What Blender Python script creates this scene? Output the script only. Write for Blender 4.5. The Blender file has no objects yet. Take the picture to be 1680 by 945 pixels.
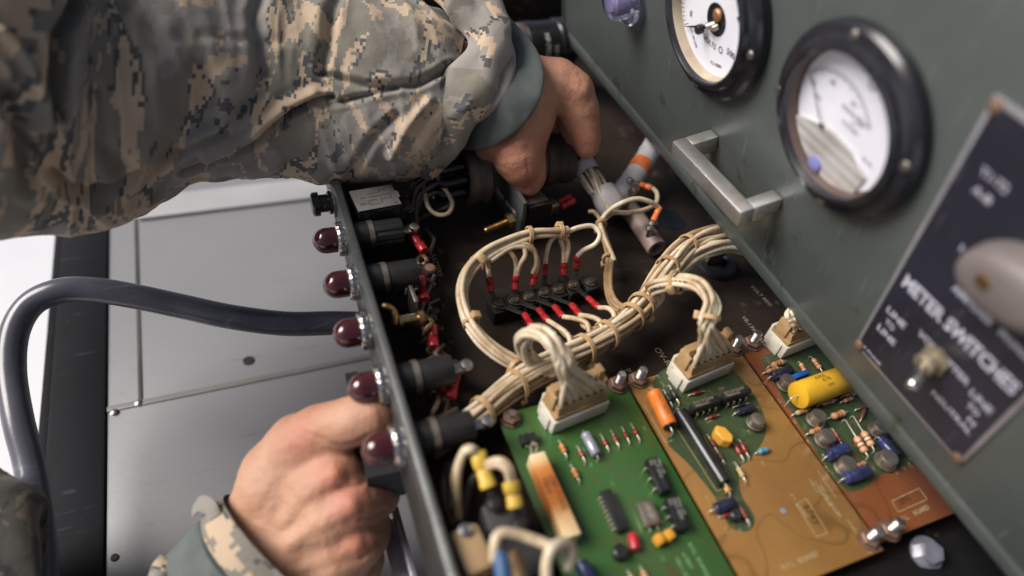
import bpy, bmesh, math, random
import numpy as np
from mathutils import Vector, Matrix, noise
random.seed(7)
V = Vector
S = bpy.context.scene
MM = 0.001
# ---------------------------------------------------------------- camera
# the chassis is the world: X across the boards, Y along them (away), Z up from them; lengths in mm
F = 1120.0; CX, CY = 840.0, 472.5
v1 = V((193-CX, -829-CY, F)).normalized()
v2 = V((3889-CX, -80-CY, F)); v2 = (v2 - v1*v2.dot(v1)).normalized()
up = v2.cross(v1)
R3 = Matrix((v2, v1, up))                      # camera axes (right, down, forward) to world
_o = V(((1035-CX)/F, (640-CY)/F, 1)); _o *= -250.0/_o.dot(up)
CAM = R3 @ (-_o)
cam = bpy.data.cameras.new('camera'); co = bpy.data.objects.new('camera', cam); S.collection.objects.link(co)
m = Matrix.Identity(4)
for i, col in enumerate((R3 @ V((1,0,0)), R3 @ V((0,-1,0)), R3 @ V((0,0,-1)))):
    for j in range(3): m[j][i] = col[j]
m.translation = CAM*MM
co.matrix_world = m
cam.sensor_width = 36; cam.lens = F/1680*36; cam.clip_start = 0.01; cam.clip_end = 50
cam.dof.use_dof = True; cam.dof.focus_distance = 0.348; cam.dof.aperture_fstop = 3.3
S.camera = co
# ---------------------------------------------------------------- world, sun, exposure
SUN_EL, SUN_AZ = 42, 160       # degrees: height above the boards, direction the light comes from (x = cos, y = sin)
w = bpy.data.worlds.new('World'); S.world = w; w.use_nodes = True
nt = w.node_tree; sky = nt.nodes.new('ShaderNodeTexSky'); sky.sky_type = 'NISHITA'; sky.sun_disc = False
sky.sun_elevation = math.radians(SUN_EL); sky.sun_rotation = math.radians(90-SUN_AZ)
sky.air_density = 0.8; sky.dust_density = 4.0; sky.ozone_density = 0.6
hs = nt.nodes.new('ShaderNodeHueSaturation'); hs.inputs['Saturation'].default_value = .85; nt.links.new(sky.outputs[0], hs.inputs['Color']); nt.links.new(hs.outputs[0], nt.nodes['Background'].inputs[0]); nt.nodes['Background'].inputs[1].default_value = 0.07
sl = bpy.data.lights.new('sun', 'SUN'); sl.energy = 4.2; sl.angle = math.radians(34); sl.color = (1, .96, .91)
so = bpy.data.objects.new('sun', sl); S.collection.objects.link(so)
sd = V((math.cos(math.radians(SUN_AZ))*math.cos(math.radians(SUN_EL)), math.sin(math.radians(SUN_AZ))*math.cos(math.radians(SUN_EL)), math.sin(math.radians(SUN_EL))))
so.rotation_euler = sd.to_track_quat('Z', 'Y').to_euler()
S.view_settings.view_transform = 'Standard'; S.view_settings.look = 'None'; S.view_settings.exposure = 0.15; S.view_settings.gamma = 1
S.render.engine = 'CYCLES'; S.cycles.max_bounces = 8; S.cycles.use_denoising = True
# ---------------------------------------------------------------- finding a point of a real plane under the photograph
def ray(px, py): return R3 @ V(((px-CX)/F, (py-CY)/F, 1))
def hit(px, py, n, p):
    r = ray(px, py); n = V(n); return CAM + r*((V(p)-CAM).dot(n)/r.dot(n))
def W(px, py, z=0.0): return hit(px, py, (0,0,1), (0,0,z))
def WX(px, py, X): return hit(px, py, (1,0,0), (X,0,0))
def CP(px, py, d): return CAM + ray(px, py)*d
GA = math.radians(12.8)
GN = V((-math.cos(GA), 0, -math.sin(GA))); GU = V((-math.sin(GA), 0, math.cos(GA))); GP = V((83, 0, 25)); GR = V((0,-1,0))
def G(px, py, h=0.0): return hit(px, py, GN, GP+GN*h)
def GL(y, u, h=0.0): return GP + V((0, y, 0)) + GU*u + GN*h
# ---------------------------------------------------------------- materials
MATS = {}
def nodes(name):
    m = bpy.data.materials.new(name); m.use_nodes = True; t = m.node_tree
    return m, t, t.nodes['Principled BSDF']
def N(t, typ, **k):
    n = t.nodes.new(typ)
    for a, b in k.items():
        if a.startswith('i_'):
            n.inputs[a[2:].replace('_', ' ')].default_value = b
        else: setattr(n, a, b)
    return n
def ramp(t, src, stops, interp='LINEAR'):
    r = t.nodes.new('ShaderNodeValToRGB'); r.color_ramp.interpolation = interp
    el = r.color_ramp.elements
    while len(el) < len(stops): el.new(0.5)
    for e, (p, c) in zip(el, stops):
        e.position = p; e.color = (*c, 1) if len(c) == 3 else c
    t.links.new(src, r.inputs[0]); return r.outputs[0]
def mix(t, f, a, b, mode='MIX'):
    n = t.nodes.new('ShaderNodeMix'); n.data_type = 'RGBA'; n.blend_type = mode
    for s, x in ((0, f), (6, a), (7, b)):
        if hasattr(x, 'node'): t.links.new(x, n.inputs[s])
        else: n.inputs[s].default_value = x if not isinstance(x, tuple) else (*x[:3], 1)
    return n.outputs[2]
def math_(t, op, a, b=0.0, c=0.0):
    n = t.nodes.new('ShaderNodeMath'); n.operation = op
    for i, x in enumerate((a, b, c)):
        if hasattr(x, 'node'): t.links.new(x, n.inputs[i])
        else: n.inputs[i].default_value = x
    return n.outputs[0]
def tex(t, kind='obj', scale=1.0, detail=3.0, rough=.55, vec=None, typ='ShaderNodeTexNoise', **k):
    tc = t.nodes.new('ShaderNodeTexCoord'); n = t.nodes.new(typ)
    n.inputs['Scale'].default_value = scale
    if 'Detail' in n.inputs: n.inputs['Detail'].default_value = detail
    if 'Roughness' in n.inputs: n.inputs['Roughness'].default_value = rough
    for a, b in k.items(): n.inputs[a].default_value = b
    t.links.new(vec or tc.outputs['Object' if kind == 'obj' else 'UV'], n.inputs['Vector'])
    return n
def pm(name, c1, c2=None, scale=120, rough=.5, metal=0, bump=.15, bscale=400, spots=None, rvar=.12, detail=4, **k):
    """painted / plastic / metal surface: two-tone wear, roughness variation, fine relief"""
    if name in MATS: return MATS[name]
    m, t, b = nodes(name)
    c2 = c2 or tuple(x*.7 for x in c1)
    n = tex(t, scale=scale, detail=detail)
    col = ramp(t, n.outputs[0], [(.35, c1), (.68, c2)])
    if spots:
        sc, pos, colr = spots
        n3 = tex(t, scale=sc, detail=6, rough=.7)
        f = ramp(t, n3.outputs[0], [(pos, (0,0,0)), (pos+.06, (1,1,1))])
        col = mix(t, f, col, colr)
    t.links.new(col, b.inputs['Base Color'])
    n2 = tex(t, scale=bscale, detail=3)
    r = t.nodes.new('ShaderNodeMapRange'); r.inputs[3].default_value = max(0, rough-rvar); r.inputs[4].default_value = min(1, rough+rvar)
    t.links.new(n.outputs[0], r.inputs[0]); t.links.new(r.outputs[0], b.inputs['Roughness'])
    b.inputs['Metallic'].default_value = metal
    if bump:
        bp = N(t, 'ShaderNodeBump', i_Strength=bump, i_Distance=.0004); t.links.new(n2.outputs[0], bp.inputs['Height']); t.links.new(bp.outputs[0], b.inputs['Normal'])
    for a, v in k.items(): b.inputs[a.replace('_', ' ')].default_value = v
    MATS[name] = m; return m
chassis_m = pm('brown chassis primer', (.028,.018,.012), (.012,.008,.006), 30, .78, Specular_IOR_Level=.22, spots=(60, .60, (.07,.045,.03)), bump=.3)
wall_m = pm('grey green enamel edge', (.062,.064,.062), (.030,.031,.030), 40, .36, metal=.3, spots=(90, .62, (.20,.19,.18)), bump=.1)
panel_m = pm('grey green panel paint', (.075,.088,.083), (.058,.068,.066), 14, .36, spots=(52, .615, (.036,.046,.028)), bump=.25, bscale=900)
black_m = pm('black plastic', (.012,.012,.013), (.022,.021,.021), 80, .38)
matte_m = pm('dull black rubber', (.008,.008,.009), (.017,.016,.015), 70, .5)
gloss_m = pm('glossy black bakelite', (.010,.010,.012), (.016,.016,.018), 60, .22, bump=.05)
chrome_m = pm('nickel plating', (.75,.73,.68), (.42,.38,.33), 200, .22, metal=1, bump=.1)
steel_m = pm('dull zinc steel', (.50,.47,.43), (.26,.22,.18), 150, .38, metal=1, bump=.25)
rust_m = pm('rusty steel', (.22,.13,.09), (.12,.07,.05), 200, .6, metal=.4, bump=.4)
brass_m = pm('brass', (.62,.42,.18), (.30,.19,.08), 200, .34, metal=1, bump=.3)
can_m = pm('tarnished transistor can', (.44,.38,.31), (.26,.215,.175), 150, .30, metal=.85, bump=.1)
lead_m = pm('tinned lead', (.72,.66,.55), (.52,.44,.32), 300, .35, metal=.65, bump=.1)
tie_m = pm('yellowed nylon tie', (.52,.33,.17), (.38,.22,.10), 160, .5, Subsurface_Weight=.1)
nylon_m = pm('white nylon', (.66,.62,.54), (.52,.47,.38), 60, .45, spots=(150, .66, (.35,.24,.13)))
tan_m = pm('ambered nylon plug', (.44,.285,.14), (.25,.145,.06), 90, .48, spots=(130, .60, (.20,.12,.055)))
red_m = pm('red crimp sleeve', (.42,.018,.022), (.22,.010,.012), 200, .32, bump=.2)
orange_m = pm('orange crimp sleeve', (.75,.20,.05), (.55,.12,.03), 150, .4)
yellow_m = pm('yellow crimp sleeve', (.66,.46,.07), (.48,.30,.04), 120, .42)
ocap_m = pm('orange capacitor sleeve', (.80,.22,.03), (.62,.14,.02), 90, .4)
ycap_m = pm('yellow capacitor sleeve', (.68,.40,.022), (.50,.27,.014), 70, .42, bump=.1)
tant_m = pm('ochre epoxy', (.72,.36,.05), (.55,.25,.03), 120, .3)
blue_m = pm('blue film sleeve', (.03,.04,.13), (.015,.02,.05), 150, .25, bump=.05)
navy_m = pm('navy sleeve', (.018,.022,.05), (.012,.013,.025), 150, .3)
vblue_m = pm('bright blue', (.02,.12,.50), (.01,.07,.32), 90, .35)
teal_m = pm('light blue', (.08,.30,.42), (.05,.2,.3), 90, .35)
silver_m = pm('silver sleeve', (.34,.36,.40), (.2,.21,.24), 90, .3, metal=.3)
res_m = pm('tan resistor body', (.52,.27,.14), (.42,.20,.10), 120, .4)
glass_red = pm('red glass diode', (.30,.03,.02), (.2,.02,.015), 120, .2)
band1 = pm('brown band', (.12,.03,.01)); band2 = pm('orange band', (.62,.16,.02)); band3 = pm('pale band', (.7,.62,.45)); bandk = pm('black band', (.01,.01,.01))
white_ink = pm('white ink', (.62,.60,.56), (.45,.43,.40), 300, .5, bump=0)
dim_ink = pm('worn cream ink', (.34,.27,.19), (.18,.13,.09), 900, .6, bump=0)
faint_ink = pm('faint ink on the floor', (.11,.085,.07), (.04,.03,.026), 700, .6, bump=0)
black_ink = pm('black ink', (.015,.015,.017), (.04,.04,.045), 200, .5, bump=0)
brown_ink = pm('brown ink', (.05,.022,.010), (.09,.04,.018), 200, .5, bump=0)
green_edge = pm('green laminate', (.03,.10,.04), (.02,.07,.03), 60, .35)
plate_blue = pm('dark blue name plate', (.018,.019,.034), (.012,.012,.018), 20, .33, bump=.05)
alum_m = pm('bare aluminium edge', (.52,.52,.56), (.34,.33,.36), 90, .35, metal=.6)
handle_m = pm('brushed grey handle', (.62,.61,.60), (.40,.37,.34), 70, .38, metal=.85, bump=.35, bscale=1400)
knob_m = pm('taupe knob', (.17,.145,.14), (.12,.10,.098), 40, .5)
dial_m = pm('white dial paper', (.74,.74,.80), (.66,.66,.74), 30, .6, bump=0)
cream_m = pm('cream ivory dial ring', (.50,.43,.30), (.34,.26,.2), 60, .4)
ringor_m = pm('rusty inner ring', (.11,.07,.058), (.07,.045,.04), 60, .45)
bezel_m = pm('black meter bezel', (.012,.012,.016), (.018,.018,.024), 50, .24, bump=.12, bscale=700)
deck_m = pm('pale trailer deck paint', (.205,.205,.218), (.165,.166,.178), 6, .42, spots=(9, .68, (.19,.175,.16)), bump=.15, detail=6)
rail_m = pm('dark rail paint', (.014,.015,.018), (.009,.010,.012), 8, .75, bump=.2, Specular_IOR_Level=.12)
seam_m = pm('dark seam', (.06,.055,.05), (.03,.028,.026), 20, .6)
ground_m = pm('pale concrete', (.74,.74,.76), (.62,.62,.66), 3, .8, spots=(40, .68, (.5,.5,.55)))
hose_m = pm('grey rubber hose', (.100,.102,.128), (.062,.064,.084), 30, .24, bump=.12, bscale=300)
tube_m = pm('white sleeving', (.56,.54,.55), (.40,.37,.37), 60, .45)
pink_m = pm('pinkish grey tube', (.32,.235,.205), (.20,.14,.12), 60, .5)
braid_m = pm('dark connector shell', (.12,.098,.08), (.06,.05,.042), 60, .5, metal=.35, bump=.2)
plate_m = pm('dark green plate', (.12,.13,.12), (.075,.082,.078), 60, .42, spots=(80, .66, (.12,.11,.09)))
label_m = pm('silver data label', (.30,.275,.26), (.20,.185,.175), 60, .4, metal=.35)
brownlab_m = pm('brown label', (.13,.095,.08), (.08,.06,.05), 150, .5)
darkred_m = pm('dark wine sleeve', (.10,.014,.025), (.05,.008,.012), 120, .35)
whitecan = pm('ceramic resistor', (.72,.60,.42))
cream_wire = None
def wire_mat(name, c1, c2, ticks=True):
    m, t, b = nodes(name)
    tc = t.nodes.new('ShaderNodeTexCoord'); sp = t.nodes.new('ShaderNodeSeparateXYZ'); t.links.new(tc.outputs['UV'], sp.inputs[0])
    n = tex(t, scale=90, detail=5)
    col = ramp(t, n.outputs[0], [(.32, c1), (.66, c2)])
    n2 = tex(t, scale=420, detail=4, rough=.7)
    col = mix(t, ramp(t, n2.outputs[0], [(.56, (0,0,0)), (.72, (.75,.75,.75))]), col, tuple(x*.45 for x in c2))
    if ticks:      # printed part number: a broken dark line on one side, every so often
        a = math_(t, 'GREATER_THAN', math_(t, 'FRACT', math_(t, 'DIVIDE', sp.outputs[0], 31.0)), .70)
        c = math_(t, 'LESS_THAN', math_(t, 'ABSOLUTE', math_(t, 'SUBTRACT', sp.outputs[1], .42)), .085)
        n3 = t.nodes.new('ShaderNodeTexWhiteNoise'); n3.noise_dimensions = '1D'
        t.links.new(math_(t, 'FLOOR', math_(t, 'MULTIPLY', sp.outputs[0], 1.6)), n3.inputs['W'])
        d = math_(t, 'GREATER_THAN', n3.outputs[0], .4)
        col = mix(t, math_(t, 'MULTIPLY', math_(t, 'MULTIPLY', a, c), d), col, (.03,.028,.03))
    t.links.new(col, b.inputs['Base Color']); b.inputs['Roughness'].default_value = .42
    bp = N(t, 'ShaderNodeBump', i_Strength=.12, i_Distance=.0003); t.links.new(n2.outputs[0], bp.inputs['Height']); t.links.new(bp.outputs[0], b.inputs['Normal'])
    MATS[name] = m; return m
wire_m = wire_mat('cream wire jacket', (.66,.54,.38), (.40,.28,.16))
wwire_m = wire_mat('whiter wire jacket', (.74,.65,.50), (.52,.40,.26))
old_wire = wire_mat('browned wire jacket', (.36,.24,.13), (.20,.12,.06), False)
dwire_m = wire_mat('dusty grey wire jacket', (.16,.125,.095), (.07,.055,.045), False)
green_wire = wire_mat('pale green wire jacket', (.55,.58,.42), (.40,.42,.26), False)

def board_mat(name, base, base2, trace, tscale=55):
    m, t, b = nodes(name)
    n = tex(t, scale=22, detail=4); col = ramp(t, n.outputs[0], [(.3, base), (.7, base2)])
    n2 = tex(t, scale=tscale, detail=1.5, rough=.4)
    d = math_(t, 'ABSOLUTE', math_(t, 'SUBTRACT', n2.outputs[0], .5))
    f = ramp(t, d, [(.0, (.8,.8,.8)), (.012, (0,0,0))])
    col = mix(t, f, col, trace)
    n3 = tex(t, scale=160, detail=6, rough=.75)
    col = mix(t, ramp(t, n3.outputs[0], [(.60, (0,0,0)), (.75, (.5,.5,.5))]), col, tuple(x*.5 for x in base))
    t.links.new(col, b.inputs['Base Color'])
    r = ramp(t, n3.outputs[0], [(.3, (.22,)*3), (.7, (.45,)*3)]); t.links.new(r, b.inputs['Roughness'])
    bp = N(t, 'ShaderNodeBump', i_Strength=.08, i_Distance=.0003); t.links.new(n3.outputs[0], bp.inputs['Height']); t.links.new(bp.outputs[0], b.inputs['Normal'])
    return m
b1_m = board_mat('green board lacquer', (.032,.118,.026), (.046,.090,.024), (.085,.062,.020))
b2_m = board_mat('amber board lacquer', (.285,.150,.040), (.215,.104,.030), (.14,.075,.02), 30)
b3_m = board_mat('red brown board lacquer', (.195,.062,.020), (.135,.044,.016), (.10,.035,.012), 30)
bg_m = board_mat('dark green lacquer area', (.045,.070,.026), (.030,.052,.022), (.13,.085,.03), 90)

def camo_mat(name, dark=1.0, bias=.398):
    m, t, b = nodes(name)
    tc = t.nodes.new('ShaderNodeTexCoord')
    def snap(ax, ay, off, px=1.35, py=1.75):
        mp = t.nodes.new('ShaderNodeVectorMath'); mp.operation = 'SNAP'; t.links.new(tc.outputs['UV'], mp.inputs[0]); mp.inputs[1].default_value = (px, py, 1)
        m2 = t.nodes.new('ShaderNodeMapping'); m2.inputs['Scale'].default_value = (ax, ay, 1); m2.inputs['Location'].default_value = (off, off*.7, off)
        t.links.new(mp.outputs[0], m2.inputs[0]); return m2.outputs[0]
    def layer(ax, ay, off, det=2.0, rough=.6, dist=0.0):
        return tex(t, scale=1, detail=det, rough=rough, vec=snap(ax, ay, off), typ='ShaderNodeTexNoise', Distortion=dist).outputs[0]
    net = math_(t, 'ABSOLUTE', math_(t, 'SUBTRACT', layer(.036, .019, 3.1, 4.5, .56, .4), .5)); mask = layer(.030, .024, 40.0, 2); fine = layer(.16, .11, 70.0, 3)
    sa = layer(.020, .012, 11.7, 3); mask2 = layer(.05, .034, 91.0, 3)
    width = math_(t, 'MULTIPLY', math_(t, 'SUBTRACT', mask, bias), .25)
    wide = math_(t, 'ADD', width, math_(t, 'MULTIPLY', math_(t, 'SUBTRACT', fine, .5), .05))
    tan_f = math_(t, 'LESS_THAN', net, wide)
    dk = math_(t, 'MULTIPLY', math_(t, 'LESS_THAN', net, math_(t, 'ADD', wide, .030)), math_(t, 'GREATER_THAN', mask2, .53))
    dk2 = math_(t, 'GREATER_THAN', mask2, .665)
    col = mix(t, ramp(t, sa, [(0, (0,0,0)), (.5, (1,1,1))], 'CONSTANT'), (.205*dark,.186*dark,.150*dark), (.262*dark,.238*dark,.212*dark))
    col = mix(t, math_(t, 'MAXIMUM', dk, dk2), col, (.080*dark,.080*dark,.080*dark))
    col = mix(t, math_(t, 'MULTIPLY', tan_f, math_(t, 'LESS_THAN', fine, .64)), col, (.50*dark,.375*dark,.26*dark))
    wv = tex(t, kind='uv', scale=3.2, detail=2); t.links.new(tc.outputs['UV'], wv.inputs['Vector'])
    col = mix(t, .16, col, ramp(t, wv.outputs[0], [(.3, (.05,.05,.05)), (.7, (.3,.3,.3))]), 'OVERLAY')
    t.links.new(col, b.inputs['Base Color']); b.inputs['Roughness'].default_value = .85
    b.inputs['Sheen Weight'].default_value = .12
    n2 = tex(t, scale=70, detail=4)
    w2 = tex(t, kind='uv', scale=2.4, detail=1)
    bp = N(t, 'ShaderNodeBump', i_Strength=.35, i_Distance=.004); t.links.new(n2.outputs[0], bp.inputs['Height'])
    bp2 = N(t, 'ShaderNodeBump', i_Strength=.35, i_Distance=.0003); t.links.new(w2.outputs[0], bp2.inputs['Height']); t.links.new(bp.outputs[0], bp2.inputs['Normal'])
    t.links.new(bp2.outputs[0], b.inputs['Normal'])
    MATS[name] = m; return m
camo_m = camo_mat('digital camouflage cloth'); camod_m = camo_mat('camouflage cloth with painted shade', .24); camoe_m = camo_mat('camouflage cloth with painted light', 1.15, .455)  # leg's shade and sleeve end's light put in colour; the latter has less tan
cuff_m = pm('grey green cuff cloth', (.105,.122,.118), (.085,.098,.092), 60, .85, bump=.5, bscale=1500)
def scratch(m, colr, amt=.5, sc=(30, 900, 30), th=.66, sc2=None):
    """fine scuffs and rubbed marks over a paint"""
    t = m.node_tree; b = t.nodes['Principled BSDF']; src = b.inputs['Base Color'].links[0].from_socket
    tc = t.nodes.new('ShaderNodeTexCoord')
    for k, (rot, off) in enumerate(((.5, 0), (-.9, 5.0), (1.7, 9.0))):
        mp = t.nodes.new('ShaderNodeMapping'); mp.inputs['Scale'].default_value = sc; mp.inputs['Rotation'].default_value = (rot, rot*.6, rot*.3); mp.inputs['Location'].default_value = (off,)*3
        t.links.new(tc.outputs['Object'], mp.inputs[0]); n = tex(t, scale=1, detail=2, vec=mp.outputs[0]); f = ramp(t, n.outputs[0], [(th, (0,0,0)), (th+.05, (amt,)*3)])
        brk = tex(t, scale=35+k*9, detail=3); f2 = math_(t, 'MULTIPLY', f, ramp(t, brk.outputs[0], [(.50, (0,0,0)), (.62, (1,1,1))]))
        src = mix(t, f2, src, colr)
    dust = tex(t, scale=700, detail=2); src = mix(t, ramp(t, dust.outputs[0], [(.70, (0,0,0)), (.74, (amt*.8,)*3)]), src, colr)
    t.links.new(src, b.inputs['Base Color'])
scratch(panel_m, (.20,.21,.20), .45, th=.65); scratch(deck_m, (.12,.11,.10), .45, (8, 260, 8)); scratch(hose_m, (.20,.20,.23), .4, (40, 300, 40), .64); scratch(plate_blue, (.12,.12,.16), .4); scratch(chassis_m, (.08,.065,.05), .5); scratch(wall_m, (.25,.25,.25), .5)
scratch(MATS['dark rail paint'], (.09,.09,.1), .4, (8, 200, 8)); scratch(bezel_m, (.09,.09,.1), .35); scratch(MATS['dull black rubber'], (.09,.08,.07), .3)
def skin_mat():
    m, t, b = nodes('skin')
    at = t.nodes.new('ShaderNodeAttribute'); at.attribute_name = 'blush'
    n = tex(t, scale=60, detail=5); col = ramp(t, n.outputs[0], [(.3, (.52,.300,.195)), (.7, (.45,.228,.138))])
    col = mix(t, math_(t, 'MULTIPLY', at.outputs['Fac'], .5), col, (.46,.115,.075))
    n4 = tex(t, scale=420, detail=3); col = mix(t, ramp(t, n4.outputs[0], [(.62, (0,0,0)), (.75, (.4,.4,.4))]), col, (.34,.12,.07))
    t.links.new(col, b.inputs['Base Color'])
    b.inputs['Subsurface Weight'].default_value = .18; b.inputs['Subsurface Radius'].default_value = (.004,.0015,.0008); b.inputs['Subsurface Scale'].default_value = 1.0
    v = tex(t, typ='ShaderNodeTexVoronoi', scale=900); n2 = tex(t, scale=260, detail=6, rough=.7)
    h = math_(t, 'ADD', math_(t, 'MULTIPLY', v.outputs[0], .25), n2.outputs[0])
    bp = N(t, 'ShaderNodeBump', i_Strength=.6, i_Distance=.0009); t.links.new(h, bp.inputs['Height']); t.links.new(bp.outputs[0], b.inputs['Normal'])
    b.inputs['Roughness'].default_value = .48
    return m
skin_m = skin_mat()
def clear_mat(name, col, rough=.08, tr=1.0):
    m, t, b = nodes(name); b.inputs['Base Color'].default_value = (*col, 1); b.inputs['Roughness'].default_value = rough
    b.inputs['Transmission Weight'].default_value = tr; b.inputs['IOR'].default_value = 1.45
    n = tex(t, scale=80, detail=4); t.links.new(ramp(t, n.outputs[0], [(.3, (rough,)*3), (.8, (rough+.15,)*3)]), b.inputs['Roughness'])
    return m
clear_m = clear_mat('clear purple acrylic', (.72,.70,.95)); pink_glass = clear_mat('pink translucent plastic', (.85,.55,.68), .35, .5); amber_m = clear_mat('amber translucent plastic', (.62,.42,.22), .3, .35)
lens_m = pm('dark red lamp lens', (.055,.010,.012), (.035,.006,.008), 50, .10, bump=0, Coat_Weight=.6)
# ---------------------------------------------------------------- mesh builder
def frame(z, x=None):
    z = V(z).normalized(); x = V(x) if x else (V((0,0,1)) if abs(z.z) < .9 else V((1,0,0)))
    x = (x - z*x.dot(z)).normalized(); return x, z.cross(x), z
class MB:
    def __init__(s): s.v = []; s.f = []; s.m = []; s.uv = []; s.mi = 0; s.smooth = []
    def add(s, vs, fs, uvs=None):
        o = len(s.v); s.v += [V(p) for p in vs]
        for i, f in enumerate(fs):
            s.f.append([k+o for k in f]); s.m.append(s.mi); s.uv.append(uvs[i] if uvs else None)
        return s
    def box(s, o, X, Y, Z, bevel=0.0, seg=2):
        """box from corner o along full edge vectors X, Y, Z"""
        o, X, Y, Z = V(o), V(X), V(Y), V(Z)
        if bevel <= 0:
            vs = [o + X*a + Y*b + Z*c for c in (0,1) for b in (0,1) for a in (0,1)]
            return s.add(vs, [[0,2,3,1],[4,5,7,6],[0,1,5,4],[2,6,7,3],[0,4,6,2],[1,3,7,5]])
        lx, ly, lz = X.length, Y.length, Z.length
        bm = bmesh.new(); bmesh.ops.create_cube(bm, size=1)
        for v in bm.verts: v.co = V((v.co.x*lx, v.co.y*ly, v.co.z*lz))
        bmesh.ops.bevel(bm, geom=bm.edges[:], offset=min(bevel, lx*.45, ly*.45, lz*.45), segments=seg, affect='EDGES', profile=.5)
        x, y, z = X.normalized(), Y.normalized(), Z.normalized(); c = o + (X+Y+Z)*.5
        s.add([c + x*v.co.x + y*v.co.y + z*v.co.z for v in bm.verts], [[v.index for v in f.verts] for f in bm.faces]); bm.free(); return s
    def cbox(s, c, X, Y, Z, bevel=0.0): X, Y, Z = V(X), V(Y), V(Z); return s.box(V(c)-(X+Y+Z)*.5, X, Y, Z, bevel)
    def lathe(s, base, axis, prof, n=24, x=None, caps=True):
        """prof: list of (radius, height) along axis; optional third = material index"""
        ax = frame(axis, x); base = V(base); o = len(s.v); mats = [p[2] if len(p) > 2 else s.mi for p in prof]
        for p in prof:
            for k in range(n):
                a = 2*math.pi*k/n; s.v.append(base + (ax[0]*math.cos(a)+ax[1]*math.sin(a))*p[0] + ax[2]*p[1])
        for i in range(len(prof)-1):
            for k in range(n):
                k2 = (k+1) % n; s.f.append([o+i*n+k, o+i*n+k2, o+(i+1)*n+k2, o+(i+1)*n+k]); s.m.append(mats[i]); s.uv.append(None)
        for i, fl in ((0, True), (len(prof)-1, False)):
            if caps and prof[i][0] > 1e-6:
                f = [o+i*n+k for k in range(n)]; s.f.append(f[::-1] if fl else f); s.m.append(mats[min(i, len(mats)-1)]); s.uv.append(None)
        return s
    def cyl(s, p0, p1, r0, r1=None, n=16, bev=0):
        p0, p1 = V(p0), V(p1); h = (p1-p0).length; r1 = r0 if r1 is None else r1
        pr = [(r0, 0), (r1, h)] if not bev else [(r0-bev, 0), (r0, bev), (r1, h-bev), (r1-bev, h)]
        return s.lathe(p0, p1-p0, pr, n)
    def tube(s, pts, r, n=10, u0=0.0, caps=True, flat=1.0, x0=None):
        pts = [V(p) for p in pts]; o = len(s.v); L = len(pts)
        rs = r if isinstance(r, (list, tuple)) else [r]*L
        tan = [(pts[min(i+1, L-1)]-pts[max(i-1, 0)]).normalized() for i in range(L)]
        x = frame(tan[0], x0)[0]; us = [u0]
        for i in range(L):
            if i: us.append(us[-1] + (pts[i]-pts[i-1]).length)
            x = (x - tan[i]*x.dot(tan[i])).normalized(); y = tan[i].cross(x)
            for k in range(n):
                a = 2*math.pi*k/n; s.v.append(pts[i] + (x*math.cos(a)*flat + y*math.sin(a))*rs[i])
        for i in range(L-1):
            for k in range(n):
                k2 = (k+1) % n; s.f.append([o+i*n+k, o+i*n+k2, o+(i+1)*n+k2, o+(i+1)*n+k]); s.m.append(s.mi)
                s.uv.append([(us[i], k/n), (us[i], (k+1)/n), (us[i+1], (k+1)/n), (us[i+1], k/n)])
        if caps:
            for i, fl in ((0, True), (L-1, False)):
                f = [o+i*n+k for k in range(n)]; s.f.append(f[::-1] if fl else f); s.m.append(s.mi); s.uv.append(None)
        return s
    def prism(s, poly, h):
        """poly: closed list of points; h: extrusion vector"""
        poly = [V(p) for p in poly]; n = len(poly); h = V(h)
        s.add(poly + [p+h for p in poly], [list(range(n))[::-1], [n+i for i in range(n)]] + [[i, (i+1) % n, n+(i+1) % n, n+i] for i in range(n)]); return s
    def text(s, txt, O, X, Y, size, depth=.06, align='LEFT', bold=0.0, width=None):
        c = bpy.data.curves.new('t', 'FONT'); c.body = txt; c.size = 1.0; c.align_x = align; c.resolution_u = 2; c.offset = bold
        ob = bpy.data.objects.new('t', c); S.collection.objects.link(ob)
        dg = bpy.context.evaluated_depsgraph_get(); dg.update(); me = ob.evaluated_get(dg).to_mesh()
        X, Y = V(X).normalized(), V(Y).normalized(); Z = X.cross(Y); O = V(O)
        vs = [p.co.copy() for p in me.vertices]; fs = [list(p.vertices) for p in me.polygons]
        if vs:
            sx = size
            if width: sx = width/max(1e-6, max(p.x for p in vs)-min(p.x for p in vs))
            n = len(vs)
            s.add([O + X*p.x*sx + Y*p.y*size + Z*depth for p in vs], fs)
        bpy.data.objects.remove(ob); bpy.data.curves.remove(c); return s
def smooth_path(pts, n=8, closed=False):
    """Catmull-Rom through 3-D points"""
    P = [V(p) for p in pts]; out = []
    Q = [P[0]*2-P[1]] + P + [P[-1]*2-P[-2]]
    if closed: Q = [P[-1]] + P + [P[0], P[1]]
    for i in range(1, len(Q)-2):
        a, b, c, d = Q[i-1], Q[i], Q[i+1], Q[i+2]
        for k in range(n):
            t = k/n; out.append(.5*((2*b) + (c-a)*t + (2*a-5*b+4*c-d)*t*t + (3*b-a-3*c+d)*t*t*t))
    if not closed: out.append(P[-1])
    return out
def props(o, label, cat, group=None, kind=None):
    if label: o['label'] = label
    if cat: o['category'] = cat
    if group: o['group'] = group
    if kind: o['kind'] = kind
    return o
def thing(name, label, cat, loc, group=None):
    o = bpy.data.objects.new(name, None); S.collection.objects.link(o); o.location = V(loc)*MM; o.empty_display_size = .01
    o['_w'] = list(V(loc)); return props(o, label, cat, group)
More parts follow.
